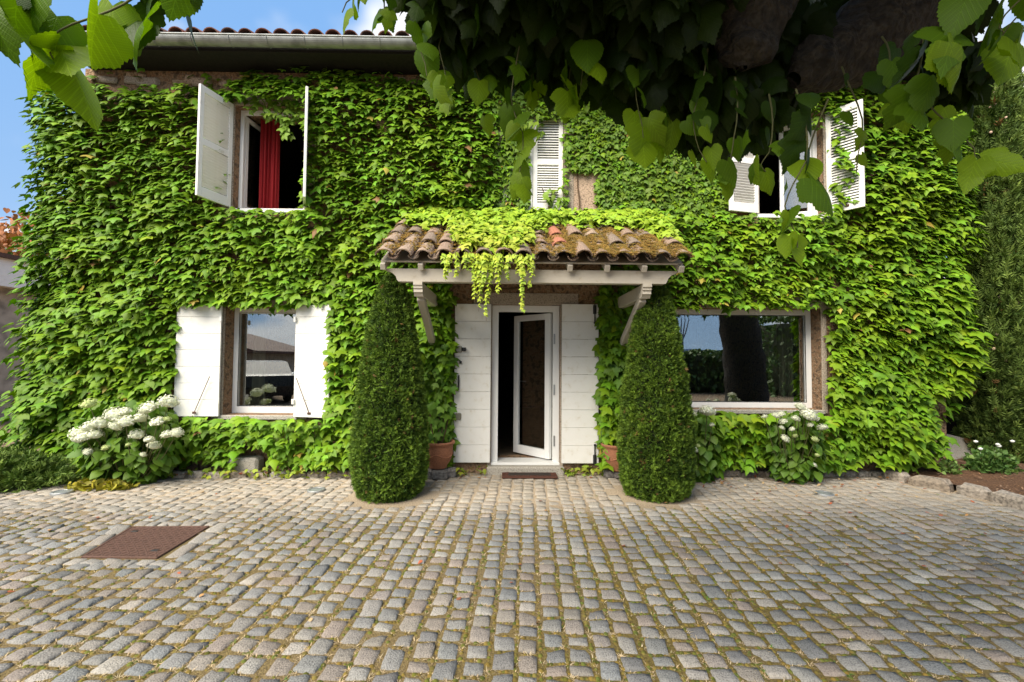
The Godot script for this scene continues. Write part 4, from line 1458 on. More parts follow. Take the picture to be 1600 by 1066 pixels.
	for k in 5200:
		var x := r.randf_range(-1.55, 1.75)
		var t := r.randf_range(-0.02, 1.5)
		var edge := 0.12 * nz.get_noise_2d(x * 4.0, 1.0) + 0.08 * r.randfn()
		var need := 1.12
		if x > -0.95 and x < 0.02: need = -0.05 + 0.55 * smoothstep(-0.72, -0.95, x) + 0.35 * smoothstep(-0.25, 0.02, x)
		elif x <= -0.95: need = 0.92
		elif x < 0.5: need = 0.62 + 0.5 * smoothstep(0.02, 0.4, x)
		if x > 0.6: need = 1.0
		if x > 1.35: need = 0.9 - 0.45 * smoothstep(1.35, 1.6, x)
		if t < need + edge: continue
		var size := r.randf_range(0.05, 0.10)
		var p := foot + along * t + Vector3(x, r.randf_range(0.07, 0.20), 0)
		if x > 1.35 and t < 0.85: p.y -= 0.05
		var bs := Basis(Vector3.UP, r.randfn(0.0, 0.8)) * Basis(Vector3.RIGHT, -r.randf_range(0.5, 1.35)) * Basis(Vector3.BACK, r.randfn(0.0, 0.5)) * Basis.from_scale(Vector3.ONE * size)
		var c := vary(Color(0.27, 0.41, 0.028), 0.25, 0.12).lerp(Color(0.44, 0.46, 0.06), clampf(1.0 - t, 0.0, 1.0) * r.randf())
		all.append([Transform3D(bs, p), c, size / 5.2])
	# runners hanging from the eave of the porch
	var stems := []
	for s in [[-0.66, 0.30], [-0.60, 0.22], [-0.52, 0.28], [-0.44, 0.20], [-0.36, 0.52], [-0.31, 0.36], [-0.26, 0.62], [-0.21, 0.44], [-0.17, 0.72], [-0.12, 0.30], [-0.05, 0.24], [0.02, 0.3], [0.09, 0.22], [0.15, 0.66], [0.21, 0.2], [0.27, 0.38], [-0.40, 0.16], [-0.08, 0.46]]:
		var a := Vector3(s[0], 2.66, 1.49 + r.randf_range(-0.03, 0.03))
		var lean := r.randf_range(-0.05, 0.05)
		var pts := []; var rad := []
		for k in 7:
			var u := k / 6.0
			pts.append(a + Vector3(lean * u + 0.012 * sin(u * 7.0 + s[0] * 40.0), -s[1] * u, 0.02 * sin(u * 5.0)))
			rad.append(0.0032 - 0.0015 * u)
		stems.append([pts, rad])
		var n := int(s[1] / 0.026)
		for k in n:
			var u := (k + 0.3) / n * 0.93
			var q := u * 6.0
			var p: Vector3 = pts[int(q)].lerp(pts[mini(6, int(q) + 1)], q - int(q))
			var size := (0.068 - 0.034 * u) * r.randf_range(0.8, 1.15)
			var sd := 1.0 if k % 2 == 0 else -1.0
			var bs := Basis(Vector3.UP, sd * 0.5 + r.randfn(0.0, 0.3)) * Basis(Vector3.RIGHT, -r.randf_range(0.4, 1.0)) * Basis(Vector3.BACK, sd * 0.55 + r.randfn(0.0, 0.2)) * Basis.from_scale(Vector3.ONE * size)
			all.append([Transform3D(bs, p), vary(Color(0.37, 0.48, 0.045), 0.2, 0.12), size / 4.8])
	# creepers at the foot of the wall
	for k in 500:
		var x := r.randf_range(-2.2, 1.4) if r.randf() < 0.35 else r.randf_range(-5.2, -2.2)
		if x > -0.2 and x < 0.75: continue
		if x > -2.0 and x < -1.0: continue
		var s := r.randf_range(0.04, 0.08)
		var z := r.randf_range(0.03, 0.24) if x > -1.2 else r.randf_range(0.15, 0.42)
		if x > -4.4 and x < -2.2 and r.randf() < 0.5: continue
		all.append([Transform3D(Basis(Vector3.UP, r.randf() * TAU) * Basis(Vector3.RIGHT, -r.randf_range(0.7, 1.4)) * Basis.from_scale(Vector3.ONE * s), Vector3(x, r.randf_range(0.03, 0.12), z)), vary(Color(0.30, 0.36, 0.04), 0.25, 0.15), s / 6.0])
	# the 300 leaves that show largest are parts of their own
	all.sort_custom(func(p, q): return p[2] > q[2])
	var leaf := ivy_leaf()
	var kinds := []
	for k in 10:
		var m := MB.new()
		m.add(leaf, Transform3D(), vary(Color(0.135, 0.255, 0.011), 0.2, 0.12).lerp(Color(0.30, 0.40, 0.018), 0.35 * (k % 3)))
		kinds.append(m.mesh())
	for k in 300:
		put("leaf", kinds[k % 10], M.ivy_leaf, ivy, all[k][0])
	var rest := all.slice(300)
	var old := []; var young := []
	for k in rest.size():
		(young if (k * 7919) % 100 < 27 else old).append(rest[k])
	swarm("foliage", leaf, M.ivy_leaf, ivy, old.map(func(q): return q[0]), old.map(func(q): return q[1]))
	var slim := leaf_mesh([Vector2(0, 0), Vector2(0.15, 0.08), Vector2(0.33, -0.06), Vector2(0.42, -0.26), Vector2(0.40, -0.42), Vector2(0.31, -0.50), Vector2(0.24, -0.68), Vector2(0.13, -0.92), Vector2(0.0, -1.2)], 0.34, 0.32)
	swarm("young_foliage", slim, M.ivy_leaf, ivy, young.map(func(q): return q[0]), young.map(func(q): return q[1]))
	var rn := MB.new()
	for s in stems:
		rn.tube(s[0], s[1], 5, false)
	tag(put("runners", rn, M.twig, ivy), "", "", "", "stuff")
	# old woody stems on the wall
	for s in [[-0.86, 0.05, -0.95, 2.2, 0.03], [-1.04, 0.05, -0.9, 2.6, 0.022], [1.42, 0.05, 1.36, 2.4, 0.028], [1.52, 0.1, 1.45, 2.6, 0.018], [-0.5, 2.45, 0.9, 2.62, 0.016], [0.3, 2.5, 1.2, 2.9, 0.018], [-0.6, 2.6, -0.1, 3.1, 0.02], [0.7, 2.45, 0.2, 3.1, 0.014], [-2.15, 0.06, -2.35, 1.3, 0.025], [-4.9, 0.05, -5.0, 1.2, 0.03], [5.6, 0.05, 5.5, 1.3, 0.03], [2.4, 0.05, 2.2, 0.8, 0.02], [0.95, 3.4, 1.1, 4.9, 0.012], [1.3, 3.3, 1.25, 4.6, 0.012]]:
		var b := MB.new()
		var pts := []; var rad := []
		for k in 9:
			var u := k / 8.0
			pts.append(Vector3(lerpf(s[0], s[2], u) + 0.04 * sin(u * 9.0 + s[0] * 7.0), lerpf(s[1], s[3], u) + 0.02 * sin(u * 13.0 + s[0]), 0.03 + 0.012 * sin(u * 11.0)))
			rad.append(s[4] * (1.0 - 0.45 * u))
		b.tube(pts, rad, 7)
		put("stem", b, M.twig, ivy)


# ---------------------------------------------------------------- clipped yews, cypress, low shrubs
func conifer(t: Node3D, prof: Array, count: int, size: float, dark: Color, bright: Color, seed_: int, rough_: float, lean: float, core_k := 0.86, plume := 1.0) -> void:
	# prof: Vector2(radius, height) from the ground up
	var r := RandomNumberGenerator.new()
	r.seed = seed_
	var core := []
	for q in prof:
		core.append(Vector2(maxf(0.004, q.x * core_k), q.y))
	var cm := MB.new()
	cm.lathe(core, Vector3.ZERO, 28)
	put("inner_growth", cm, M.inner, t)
	var tr := MB.new()
	tr.tube([Vector3(0, -0.05, 0), Vector3(0.01, 0.25, 0)], [0.06, 0.05], 8)
	put("trunk", tr, M.bark, t)
	var len_ := []
	var total := 0.0
	for k in prof.size() - 1:
		total += (prof[k].x + prof[k + 1].x + 0.02) * prof[k].distance_to(prof[k + 1])
		len_.append(total)
	var xs := []; var cs := []
	for i in count:
		var pick := r.randf() * total
		var k := 0
		while len_[k] < pick: k += 1
		var u := r.randf()
		var q: Vector2 = prof[k].lerp(prof[k + 1], u)
		var a := r.randf() * TAU
		var o := Vector3(cos(a), 0, sin(a))
		var bump := nz.get_noise_3d(o.x * 2.2 * plume + seed_, q.y * 2.6 / plume, o.z * 2.2 * plume) + 0.7 * nz.get_noise_3d(o.x * 7.0 + seed_, q.y * 9.0 / plume, o.z * 7.0)
		var deep := pow(r.randf(), 2.2)
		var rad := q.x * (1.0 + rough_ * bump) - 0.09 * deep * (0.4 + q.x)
		var slope: float = (prof[k].x - prof[k + 1].x) / maxf(0.05, prof[k + 1].y - prof[k].y)
		var up := Vector3(o.x, slope * 0.6, o.z).normalized()
		var d := (up * r.randf_range(0.35, 1.0) + Vector3.UP * r.randf_range(lean - 0.5, lean + 0.5) + Vector3(r.randfn(), r.randfn(), r.randfn()) * 0.38).normalized()
		var side := d.cross(Vector3(r.randfn(), r.randfn(), r.randfn())).normalized()
		var s := size * r.randf_range(0.65, 1.3)
		xs.append(Transform3D(Basis(side * s, d * s, side.cross(d) * s), Vector3(o.x * rad, q.y, o.z * rad)))
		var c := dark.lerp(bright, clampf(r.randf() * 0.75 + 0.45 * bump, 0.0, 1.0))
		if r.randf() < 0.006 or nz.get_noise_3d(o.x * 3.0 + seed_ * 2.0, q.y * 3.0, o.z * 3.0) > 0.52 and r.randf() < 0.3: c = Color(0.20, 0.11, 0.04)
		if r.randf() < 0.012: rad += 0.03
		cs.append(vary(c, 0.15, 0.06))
	swarm("foliage", spray_mesh(), M.needle, t, xs, cs)


func build_topiaries() -> void:
	var prof := [Vector2(0.05, 0.0), Vector2(0.325, 0.015), Vector2(0.37, 0.14), Vector2(0.402, 0.38), Vector2(0.398, 0.62), Vector2(0.372, 1.0), Vector2(0.32, 1.45), Vector2(0.255, 1.85), Vector2(0.195, 2.15), Vector2(0.135, 2.36), Vector2(0.07, 2.48), Vector2(0.0, 2.53)]
	var a := thing("clipped_yew", "clipped conical yew on the left of the door, before a terracotta pot", "topiary", Vector3(-1.31, 0, -5.24), "clipped yews flanking the door")
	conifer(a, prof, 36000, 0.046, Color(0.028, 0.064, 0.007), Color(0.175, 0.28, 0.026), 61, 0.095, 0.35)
	var prof2 := []
	for q in prof:
		prof2.append(Vector2(q.x * (1.0 if q.y > 0.9 else 1.015), q.y * 0.985))
	var b := thing("clipped_yew", "clipped conical yew on the right of the door, beside the wide window", "topiary", Vector3(1.745, 0, -5.29), "clipped yews flanking the door")
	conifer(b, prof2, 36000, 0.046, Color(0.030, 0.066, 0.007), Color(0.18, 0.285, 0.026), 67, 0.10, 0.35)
	# tall cypress at the right-hand corner of the house
	var cy := thing("tall_cypress", "tall slender cypress with small brown cones at the right corner of the house", "cypress", Vector3(7.1, 0.1, -6.45))
	var cp := [Vector2(0.1, 0.0), Vector2(0.34, 0.1), Vector2(0.44, 0.7), Vector2(0.46, 1.6), Vector2(0.42, 2.8), Vector2(0.38, 4.0), Vector2(0.32, 5.0), Vector2(0.25, 5.55), Vector2(0.15, 5.9), Vector2(0.0, 6.12)]
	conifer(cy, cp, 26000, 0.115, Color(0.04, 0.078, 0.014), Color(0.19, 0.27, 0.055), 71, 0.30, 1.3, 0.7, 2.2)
	var cone := MB.new()
	cone.lathe([Vector2(0.002, -0.02), Vector2(0.014, -0.014), Vector2(0.019, 0.0), Vector2(0.014, 0.014), Vector2(0.002, 0.02)], Vector3.ZERO, 8)
	var cmesh := cone.mesh()
	var cmat := mat("cone", lin(0.60, 0.42, 0.32), 0.8)
	var r := RandomNumberGenerator.new()
	r.seed = 5
	for k in 60:
		var g := Vector2(r.randf_range(-0.85, 0.35), r.randf_range(0.8, 5.6))
		var rad := 0.43 - 0.03 * g.y
		var c := Vector3(rad * sin(g.x), g.y, rad * cos(g.x))
		for e in 1 + r.randi() % 3:
			put("cone", cmesh, cmat, cy, Transform3D(Basis.from_scale(Vector3.ONE * r.randf_range(0.8, 1.3)), c + Vector3(r.randfn(), r.randfn(), 0) * 0.045))


func mound(called: String, label: String, category: String, at: Vector3, size: Vector3, count: int, leaf: MB, m: Material, ls: float, dark: Color, bright: Color, seed_: int, group := "") -> Node3D:
	var t := thing(called, label, category, at, group)
	var r := RandomNumberGenerator.new()
	r.seed = seed_
	var xs := []; var cs := []
	for i in count:
		var d := Vector3(r.randfn(), absf(r.randfn()) * 0.9, r.randfn()).normalized()
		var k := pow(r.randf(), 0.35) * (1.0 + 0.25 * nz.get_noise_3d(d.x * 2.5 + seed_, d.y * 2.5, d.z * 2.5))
		var p := d * k * size
		var up := (d + Vector3(r.randfn(), r.randfn() + 0.5, r.randfn()) * 0.5).normalized()
		var side := up.cross(Vector3(r.randfn(), r.randfn(), r.randfn())).normalized()
		var s := ls * r.randf_range(0.6, 1.3)
		xs.append(Transform3D(Basis(side * s, up * s, side.cross(up) * s), p))
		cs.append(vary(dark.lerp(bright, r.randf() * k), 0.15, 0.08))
	swarm("foliage", leaf, m, t, xs, cs)
	var st := MB.new()
	for k in 6:
		var a := TAU * k / 6.0
		st.tube([Vector3(0, -0.03, 0), Vector3(cos(a) * size.x * 0.3, size.y * 0.4, sin(a) * size.z * 0.3), Vector3(cos(a) * size.x * 0.65, size.y * 0.65, sin(a) * size.z * 0.65)], [0.009, 0.006, 0.003], 5)
	put("stems", st, M.twig, t)
	return t


func flower_head(seed_: int) -> MB:
	# a dome of small four-petalled florets, radius 1, facing +y
	var b := MB.new()
	var r := RandomNumberGenerator.new()
	r.seed = seed_
	var core := MB.new()
	core.col = Color(0.70, 0.73, 0.55)
	core.lathe([Vector2(0.02, -0.5), Vector2(0.6, -0.38), Vector2(0.86, -0.08), Vector2(0.72, 0.3), Vector2(0.4, 0.5), Vector2(0.01, 0.56)], Vector3.ZERO, 12)
	b.add(core, Transform3D())
	for k in 110:
		var y := r.randf_range(-0.35, 1.0)
		var a := r.randf() * TAU
		var d := Vector3(sqrt(maxf(0.0, 1.0 - y * y)) * cos(a), y, sqrt(maxf(0.0, 1.0 - y * y)) * sin(a))
		var p := d * Vector3(1.0, 0.8, 1.0) * r.randf_range(0.88, 1.05)
		var up := (d + Vector3(r.randfn(), r.randfn(), r.randfn()) * 0.3).normalized()
		var s1 := up.cross(Vector3(0.3, 0.1, 0.9)).normalized() * 0.15
		var s2 := up.cross(s1)
		var w := r.randf_range(0.86, 1.0)
		b.col = Color(w, w, w * r.randf_range(0.84, 0.95))
		for q in 2:
			var e := (s1 if q == 0 else s2)
			var f := (s2 if q == 0 else s1) * 0.45
			b.face([p - e, p + f + up * 0.03, p + e, p - f + up * 0.03], up)
	return b


func hydrangea(label: String, at: Vector3, size: Vector3, heads: Array, count: int, seed_: int) -> void:
	var t := thing("hydrangea_bush", label, "hydrangea", at, "white hydrangeas along the wall")
	var r := RandomNumberGenerator.new()
	r.seed = seed_
	var xs := []; var cs := []
	for i in count:
		var d := Vector3(r.randfn(), r.randfn(), r.randfn()).normalized()
		var k := pow(r.randf(), 0.3)
		var p := Vector3(d.x * size.x, size.y * (0.5 + 0.5 * d.y), d.z * size.z) * Vector3(k, lerpf(0.5, 1.0, k), k)
		p += d * 0.06 * nz.get_noise_3d(p.x * 4, p.y * 4, p.z * 4)
		var s := r.randf_range(0.075, 0.135)
		var bs := Basis(Vector3.UP, atan2(d.x, d.z) + r.randfn(0.0, 0.6)) * Basis(Vector3.RIGHT, -r.randf_range(0.2, 1.1)) * Basis(Vector3.BACK, r.randfn(0.0, 0.45)) * Basis.from_scale(Vector3.ONE * s)
		xs.append(Transform3D(bs, p))
		cs.append(vary(Color(0.072, 0.155, 0.014), 0.25, 0.08).lerp(Color(0.16, 0.25, 0.02), 0.5 * r.randf()))
	swarm("foliage", heart_leaf(), M.bush_leaf, t, xs, cs)
	var st := MB.new()
	for q in heads:
		var e := Vector3(q.x, q.y, q.z) - at
		st.tube([Vector3(e.x * 0.25, 0, e.z * 0.25), Vector3(e.x * 0.7, e.y * 0.55, e.z * 0.6), e - Vector3(0, 0.01, 0)], [0.006, 0.005, 0.004], 5)
	put("stems", st, M.green_twig, t)
	var kinds := [flower_head(1).mesh(), flower_head(2).mesh(), flower_head(3).mesh()]
	var white := leaf_mat("flower_white", lin(0.86, 0.87, 0.80), Color(0.4, 0.4, 0.35), 0.8)
	var lime := leaf_mat("flower_lime", lin(0.62, 0.70, 0.36), Color(0.4, 0.4, 0.25), 0.8)
	for k in heads.size():
		var q: Vector4 = heads[k]
		put("flower_head", kinds[k % 3], lime if q.w < 0.045 and k % 3 == 0 or k == 10 else white, t, Transform3D(Basis(Vector3.UP, k * 1.7) * Basis(Vector3.RIGHT, r.randf_range(0.1, 0.5)) * Basis(Vector3.BACK, r.randfn(0.0, 0.25)) * Basis.from_scale(Vector3.ONE * q.w * 1.1), Vector3(q.x, q.y, q.z) - at))


func build_beds() -> void:
	# planting strips under the wall and the larger bed on the right
	for q in [[-7.6, -1.1, "narrow strip of earth under the wall left of the door"], [2.3, 5.2, "narrow strip of earth under the wide window"]]:
		var b := MB.new()
		var n := 40
		for i in n + 1:
			var x: float = lerpf(q[0], q[1], float(i) / n)
			for j in 5:
				var z := lerpf(WALL + 0.01, bed_edge(minf(x, -1.1001) if x < 0 else x) + 0.02, j / 4.0)
				b.vert(Vector3(x, 0.02 + 0.012 * nz.get_noise_2d(x * 9.0, z * 9.0), z), Vector3.UP)
		for i in n:
			for j in 4:
				var w := i * 5 + j
				b.idx.append_array([w, w + 1, w + 6, w, w + 6, w + 5])
		b.smooth()
		tag(put("flower_bed", b, M.soil, self), q[2], "flower bed", "", "structure")
	var bb := MB.new()
	var nx := 40
	var ny := 60
	for j in ny + 1:
		for i in nx + 1:
			var z := lerpf(-8.2, 0.5, float(j) / ny)
			var x0 := side_kerb(z) + 0.04
			var x := lerpf(x0, 12.0, pow(float(i) / nx, 1.6))
			bb.vert(Vector3(x, 0.075 + 0.10 * smoothstep(0.1, 1.2, x - x0) + 0.03 * nz.get_noise_2d(x * 3.0, z * 3.0) + 0.012 * nz.get_noise_2d(x * 14.0, z * 14.0), z), Vector3.UP)
	for j in ny:
		for i in nx:
			var q := j * (nx + 1) + i
			bb.idx.append_array([q, q + 1, q + nx + 2, q, q + nx + 2, q + nx + 1])
	bb.smooth()
	tag(put("flower_bed", bb, M.soil, self), "bed of bare brown earth on the right, behind its stone kerb", "flower bed", "", "structure")
	# kerb stones
	var kerb := Node3D.new()
	kerb.name = "stone_kerb"
	add_child(kerb)
	tag(kerb, "kerb of rough stones between the cobbles and the planting strips", "kerb", "", "structure")
	var r := RandomNumberGenerator.new()
	r.seed = 44
	var stones := []
	for k in 12:
		var m := MB.new()
		m.col = vary(Color(0.47, 0.41, 0.34), 0.18, 0.08)
		m.box(Vector3.ZERO, Vector3(1, 1, 1), 0.16)
		for i in m.v.size():
			var p := m.v[i]
			m.v[i] = p + Vector3(nz.get_noise_3d(p.x * 2 + k * 5, p.y * 2, p.z * 2), nz.get_noise_3d(p.x * 2, p.y * 2 + k * 7, p.z * 2), nz.get_noise_3d(p.x * 2, p.y * 2, p.z * 2 + k * 3)) * 0.12
		stones.append(m.mesh())
	var x := -7.2
	while x < 5.2:
		var ln := r.randf_range(0.20, 0.34)
		if x > -1.2 and x < 2.35:
			x = 2.36
		var z := bed_edge(x) + 0.0
		put("kerb_stone", stones[r.randi() % 12], M.kerb_stone, kerb, Transform3D(Basis(Vector3.UP, -0.045 if x < 0 else 0.0) * Basis(Vector3.UP, r.randf_range(-0.08, 0.08)) * Basis.from_scale(Vector3(ln - 0.015, 0.13, 0.12)), Vector3(x + ln / 2, 0.0 + r.randf_range(-0.01, 0.01), z)))
		x += ln
	var z2 := -6.05
	while z2 < -0.4:
		var ln := r.randf_range(0.24, 0.42)
		var xx := side_kerb(z2 + ln / 2)
		var xa := side_kerb(z2); var xb := side_kerb(z2 + ln)
		put("kerb_stone", stones[r.randi() % 12], M.kerb_stone, kerb, Transform3D(Basis(Vector3.UP, atan2(xb - xa, ln)) * Basis.from_scale(Vector3(0.15, 0.22, ln - 0.015)), Vector3(xx, 0.02 + r.randf_range(-0.012, 0.012), z2 + ln / 2)))
		z2 += ln

	hydrangea("large white hydrangea bush left of the ground floor window", Vector3(-4.62, 0.0, -5.72), Vector3(0.62, 1.0, 0.36), HEADS_BIG, 950, 3)
	hydrangea("white hydrangea bush under the right half of the wide window", Vector3(3.72, 0.0, -5.86), Vector3(0.40, 0.92, 0.24), HEADS_WINDOW, 560, 5)
	hydrangea("small white hydrangea half hidden behind the right yew", Vector3(2.55, 0.0, -5.88), Vector3(0.22, 0.90, 0.2), HEADS_YEW, 260, 7)
	mound("creeping_juniper", "low dark creeping juniper at the left foot of the vine", "juniper", Vector3(-6.35, 0.0, -5.55), Vector3(1.15, 0.42, 0.42), 9000, spray_mesh(), M.needle, 0.09, Color(0.045, 0.085, 0.012), Color(0.16, 0.24, 0.04), 81)
	mound("low_creeper", "yellowing creeper on the ground before the large hydrangea", "ground cover plant", Vector3(-4.72, 0.0, -5.45), Vector3(0.42, 0.12, 0.16), 260, ivy_leaf(), M.ivy_leaf, 0.065, Color(0.24, 0.22, 0.03), Color(0.45, 0.40, 0.05), 83)
	mound("rose_bush", "small leafy rose bush in the bare earth bed below the cypress", "rose bush", Vector3(6.24, 0.15, -5.8), Vector3(0.30, 0.32, 0.25), 900, heart_leaf(), M.bush_leaf, 0.045, Color(0.06, 0.13, 0.03), Color(0.17, 0.28, 0.07), 85, "small plants in the earth bed")
	mound("seedling", "tiny light green plant beside the pale leaning slab", "plant", Vector3(5.74, 0.12, -5.85), Vector3(0.14, 0.20, 0.12), 260, heart_leaf(), M.bush_leaf, 0.035, Color(0.10, 0.17, 0.04), Color(0.22, 0.32, 0.08), 87, "small plants in the earth bed")
	for k in 7:
		var fl := MB.new()
		fl.lathe([Vector2(0.002, -0.02), Vector2(0.02, -0.01), Vector2(0.024, 0.008), Vector2(0.002, 0.018)], Vector3.ZERO, 8)
		var bush := get_node("rose_bush")
		put("rose", fl, M.flower_white, bush, Transform3D(Basis(), Vector3(-0.24 + 0.08 * k, 0.30 + 0.09 * sin(k * 2.3), 0.1 * cos(k * 1.9))))
	# leaning slab and the stones of the garden wall
	var sl := MB.new()
	sl.prism(PackedVector2Array([Vector2(-0.22, 0), Vector2(0.25, 0), Vector2(0.20, 0.40), Vector2(-0.26, 0.36)]), Transform3D(Basis(), Vector3(0, 0, -0.03)), 0.06)
	tag(put("stone_slab", sl, M.pale_stone, self, Transform3D(Basis(Vector3.UP, 0.15) * Basis(Vector3.BACK, -0.30) * Basis(Vector3.RIGHT, -0.35), Vector3(6.50, 0.10, -6.42))), "pale stone slab leaning at the right foot of the vine", "stone slab")
	var gw := thing("garden_wall", "rough stone garden wall at the right edge behind the cypress", "wall", Vector3(9.3, 0.0, -7.4))
	slab(gw, "mortar_core", Vector3(-1.75, -0.05, -0.5), Vector3(2.2, 1.95, -0.05), M.soffit)
	for row in 9:
		var wx := -1.8 + 0.12 * (row % 3)
		while wx < 2.0:
			var w := r.randf_range(0.25, 0.5)
			put("stone", stones[r.randi() % 12], M.kerb_stone, gw, Transform3D(Basis.from_scale(Vector3(w - 0.02, 0.205, 0.25)), Vector3(wx + w / 2, 0.1 + row * 0.22, r.randf_range(-0.03, 0.02))))
			wx += w
	foliage_box("garden_shrub", "dark shrub above the garden wall at the right edge", "shrub", Vector3(9.9, 1.2, -8.6), Vector3(2.6, 1.9, 1.6), 1600, 0.14, Color(0.05, 0.09, 0.025), 52)


# ---------------------------------------------------------------- pots, mat and other small things by the door
func build_doorway_things() -> void:
	var prof := [Vector2(0.005, 0.0), Vector2(0.105, 0.0), Vector2(0.118, 0.012), Vector2(0.112, 0.03), Vector2(0.15, 0.08), Vector2(0.178, 0.15), Vector2(0.19, 0.22), Vector2(0.188, 0.275), Vector2(0.192, 0.30), Vector2(0.212, 0.312), Vector2(0.216, 0.332), Vector2(0.208, 0.345), Vector2(0.188, 0.343), Vector2(0.175, 0.32), Vector2(0.17, 0.28), Vector2(0.01, 0.275)]
	var spots := [Vector3(-0.865, 0.125, -5.98), Vector3(1.475, 0.10, -6.0)]
	for k in 2:
		var t := thing("terracotta_pot", ["terracotta pot on stone blocks left of the door", "terracotta pot right of the door, half behind the yew"][k], "plant pot", spots[k], "terracotta pots beside the door")
		var b := MB.new()
		b.lathe(prof, Vector3.ZERO, 36)
		put("body", b, M.terracotta, t)
		var g := MB.new()
		var pts := []; var rad := []
		for i in 73:
			var a := TAU * i / 72.0
			var y := 0.175 - 0.05 * absf(sin(a * 2.0)) + 0.025
			var rr := 0.184 if y > 0.17 else 0.165 + (y - 0.12) * 0.36
			pts.append(Vector3(cos(a) * rr, y, sin(a) * rr)); rad.append(0.009)
		g.tube(pts, rad, 6, false)
		put("garland", g, M.terracotta, t)
		var so := MB.new()
		so.lathe([Vector2(0.002, 0.30), Vector2(0.08, 0.296), Vector2(0.171, 0.288)], Vector3.ZERO, 20)
		put("earth", so, M.soil, t)
		# the climber growing in it
		var c := thing("potted_climber", ["green climber rising from the left terracotta pot", "green climber rising from the right terracotta pot"][k], "climbing plant", spots[k] + Vector3(0, 0.295, 0), "climbers in the terracotta pots")
		var st := MB.new()
		for i in 5:
			var a := -0.5 + 0.25 * i
			st.tube([Vector3(0.02 * i - 0.04, 0, 0), Vector3(a * 0.2, 0.22, -0.02), Vector3(a * 0.28, 0.5, -0.10), Vector3(a * 0.2, 0.9, -0.15)], [0.008, 0.006, 0.005, 0.003], 6)
		put("stems", st, M.twig, c)
		var r := RandomNumberGenerator.new()
		r.seed = 300 + k
		var xs := []; var cs := []
		for i in 150:
			var y := 0.12 + 1.2 * pow(r.randf(), 1.3)
			var s := r.randf_range(0.07, 0.125)
			xs.append(Transform3D(Basis(Vector3.UP, r.randfn(0.0, 0.6)) * Basis(Vector3.RIGHT, -r.randf_range(0.2, 0.9)) * Basis(Vector3.BACK, r.randfn(0.0, 0.4)) * Basis.from_scale(Vector3.ONE * s), Vector3(r.randfn(0.0, 0.09), y, r.randf_range(-0.16, 0.05))))
			cs.append(vary(Color(0.12, 0.24, 0.025), 0.2, 0.1))
		swarm("foliage", ivy_leaf(), M.ivy_leaf, c, xs, cs)
	var n := 0
	for q in [[-1.0, -5.93, 0.17], [-0.83, -5.90, 0.2], [-0.69, -6.0, 0.12], [-0.9, -6.08, 0.3], [1.37, -6.0, 0.13], [1.53, -5.98, 0.22]]:
		var b := MB.new()
		b.col = vary(Color(0.28, 0.26, 0.24), 0.2, 0.05)
		b.box(Vector3.ZERO, Vector3(q[2], 0.115 if n < 4 else 0.09, 0.15), 0.02)
		tag(put("stone_block", b, M.kerb_stone, self, Transform3D(Basis(Vector3.UP, 0.1 * sin(n * 2.0)), Vector3(q[0], 0.058 if n < 4 else 0.046, q[1]))),
			["grey block under the left side of the left pot", "broad grey block under the front of the left pot", "narrow upright block at the right of the left pot", "long block under the back of the left pot", "narrow block at the left of the right pot", "pale block under the front of the right pot"][n], "stone block", "blocks under the terracotta pots")
		n += 1
	# door mat
	var dm := thing("door_mat", "worn reddish door mat with a dark centre before the step", "door mat", Vector3(0.325, 0.02, -6.005))
	var mb := MB.new()
	mb.box(Vector3.ZERO, Vector3(0.72, 0.022, 0.24), 0.006)
	put("border", mb, M.rubber_mat, dm)
	var mc := MB.new()
	mc.box(Vector3(0, 0.008, -0.02), Vector3(0.56, 0.014, 0.15), 0.004)
	put("centre", mc, mat("mat_dark", lin(0.03, 0.022, 0.018), 1.0, null), dm)
	var br := RandomNumberGenerator.new()
	br.seed = 12
	var xs := []; var cs := []
	for k in 900:
		var inner := br.randf() < 0.6
		var p := Vector3(br.randf_range(-0.35, 0.35), 0.010, br.randf_range(-0.11, 0.11))
		inner = absf(p.x) < 0.28 and p.z < 0.05 and p.z > -0.09
		xs.append(Transform3D(Basis(Vector3.UP, br.randf() * TAU) * Basis.from_scale(Vector3.ONE * 0.012), p))
		cs.append(vary(Color(0.045, 0.03, 0.022) if inner else Color(0.16, 0.07, 0.05), 0.35))
	swarm("bristles", tuft_mesh(6, 0.8, 2, 0.12), M.straw, dm, xs, cs)


# ---------------------------------------------------------------- the big tree whose branches hang over the yard
func hang(r: RandomNumberGenerator, size: float, p: Vector3) -> Transform3D:
	var bs := Basis(Vector3.UP, r.randfn(0.0, 0.9)) * Basis(Vector3.RIGHT, -r.randf_range(-0.2, 0.75)) * Basis(Vector3.BACK, r.randfn(0.0, 0.4))
	return Transform3D(bs * Basis.from_scale(Vector3(size * r.randf_range(0.85, 1.1), size, size * r.randf_range(0.7, 1.3))), p)


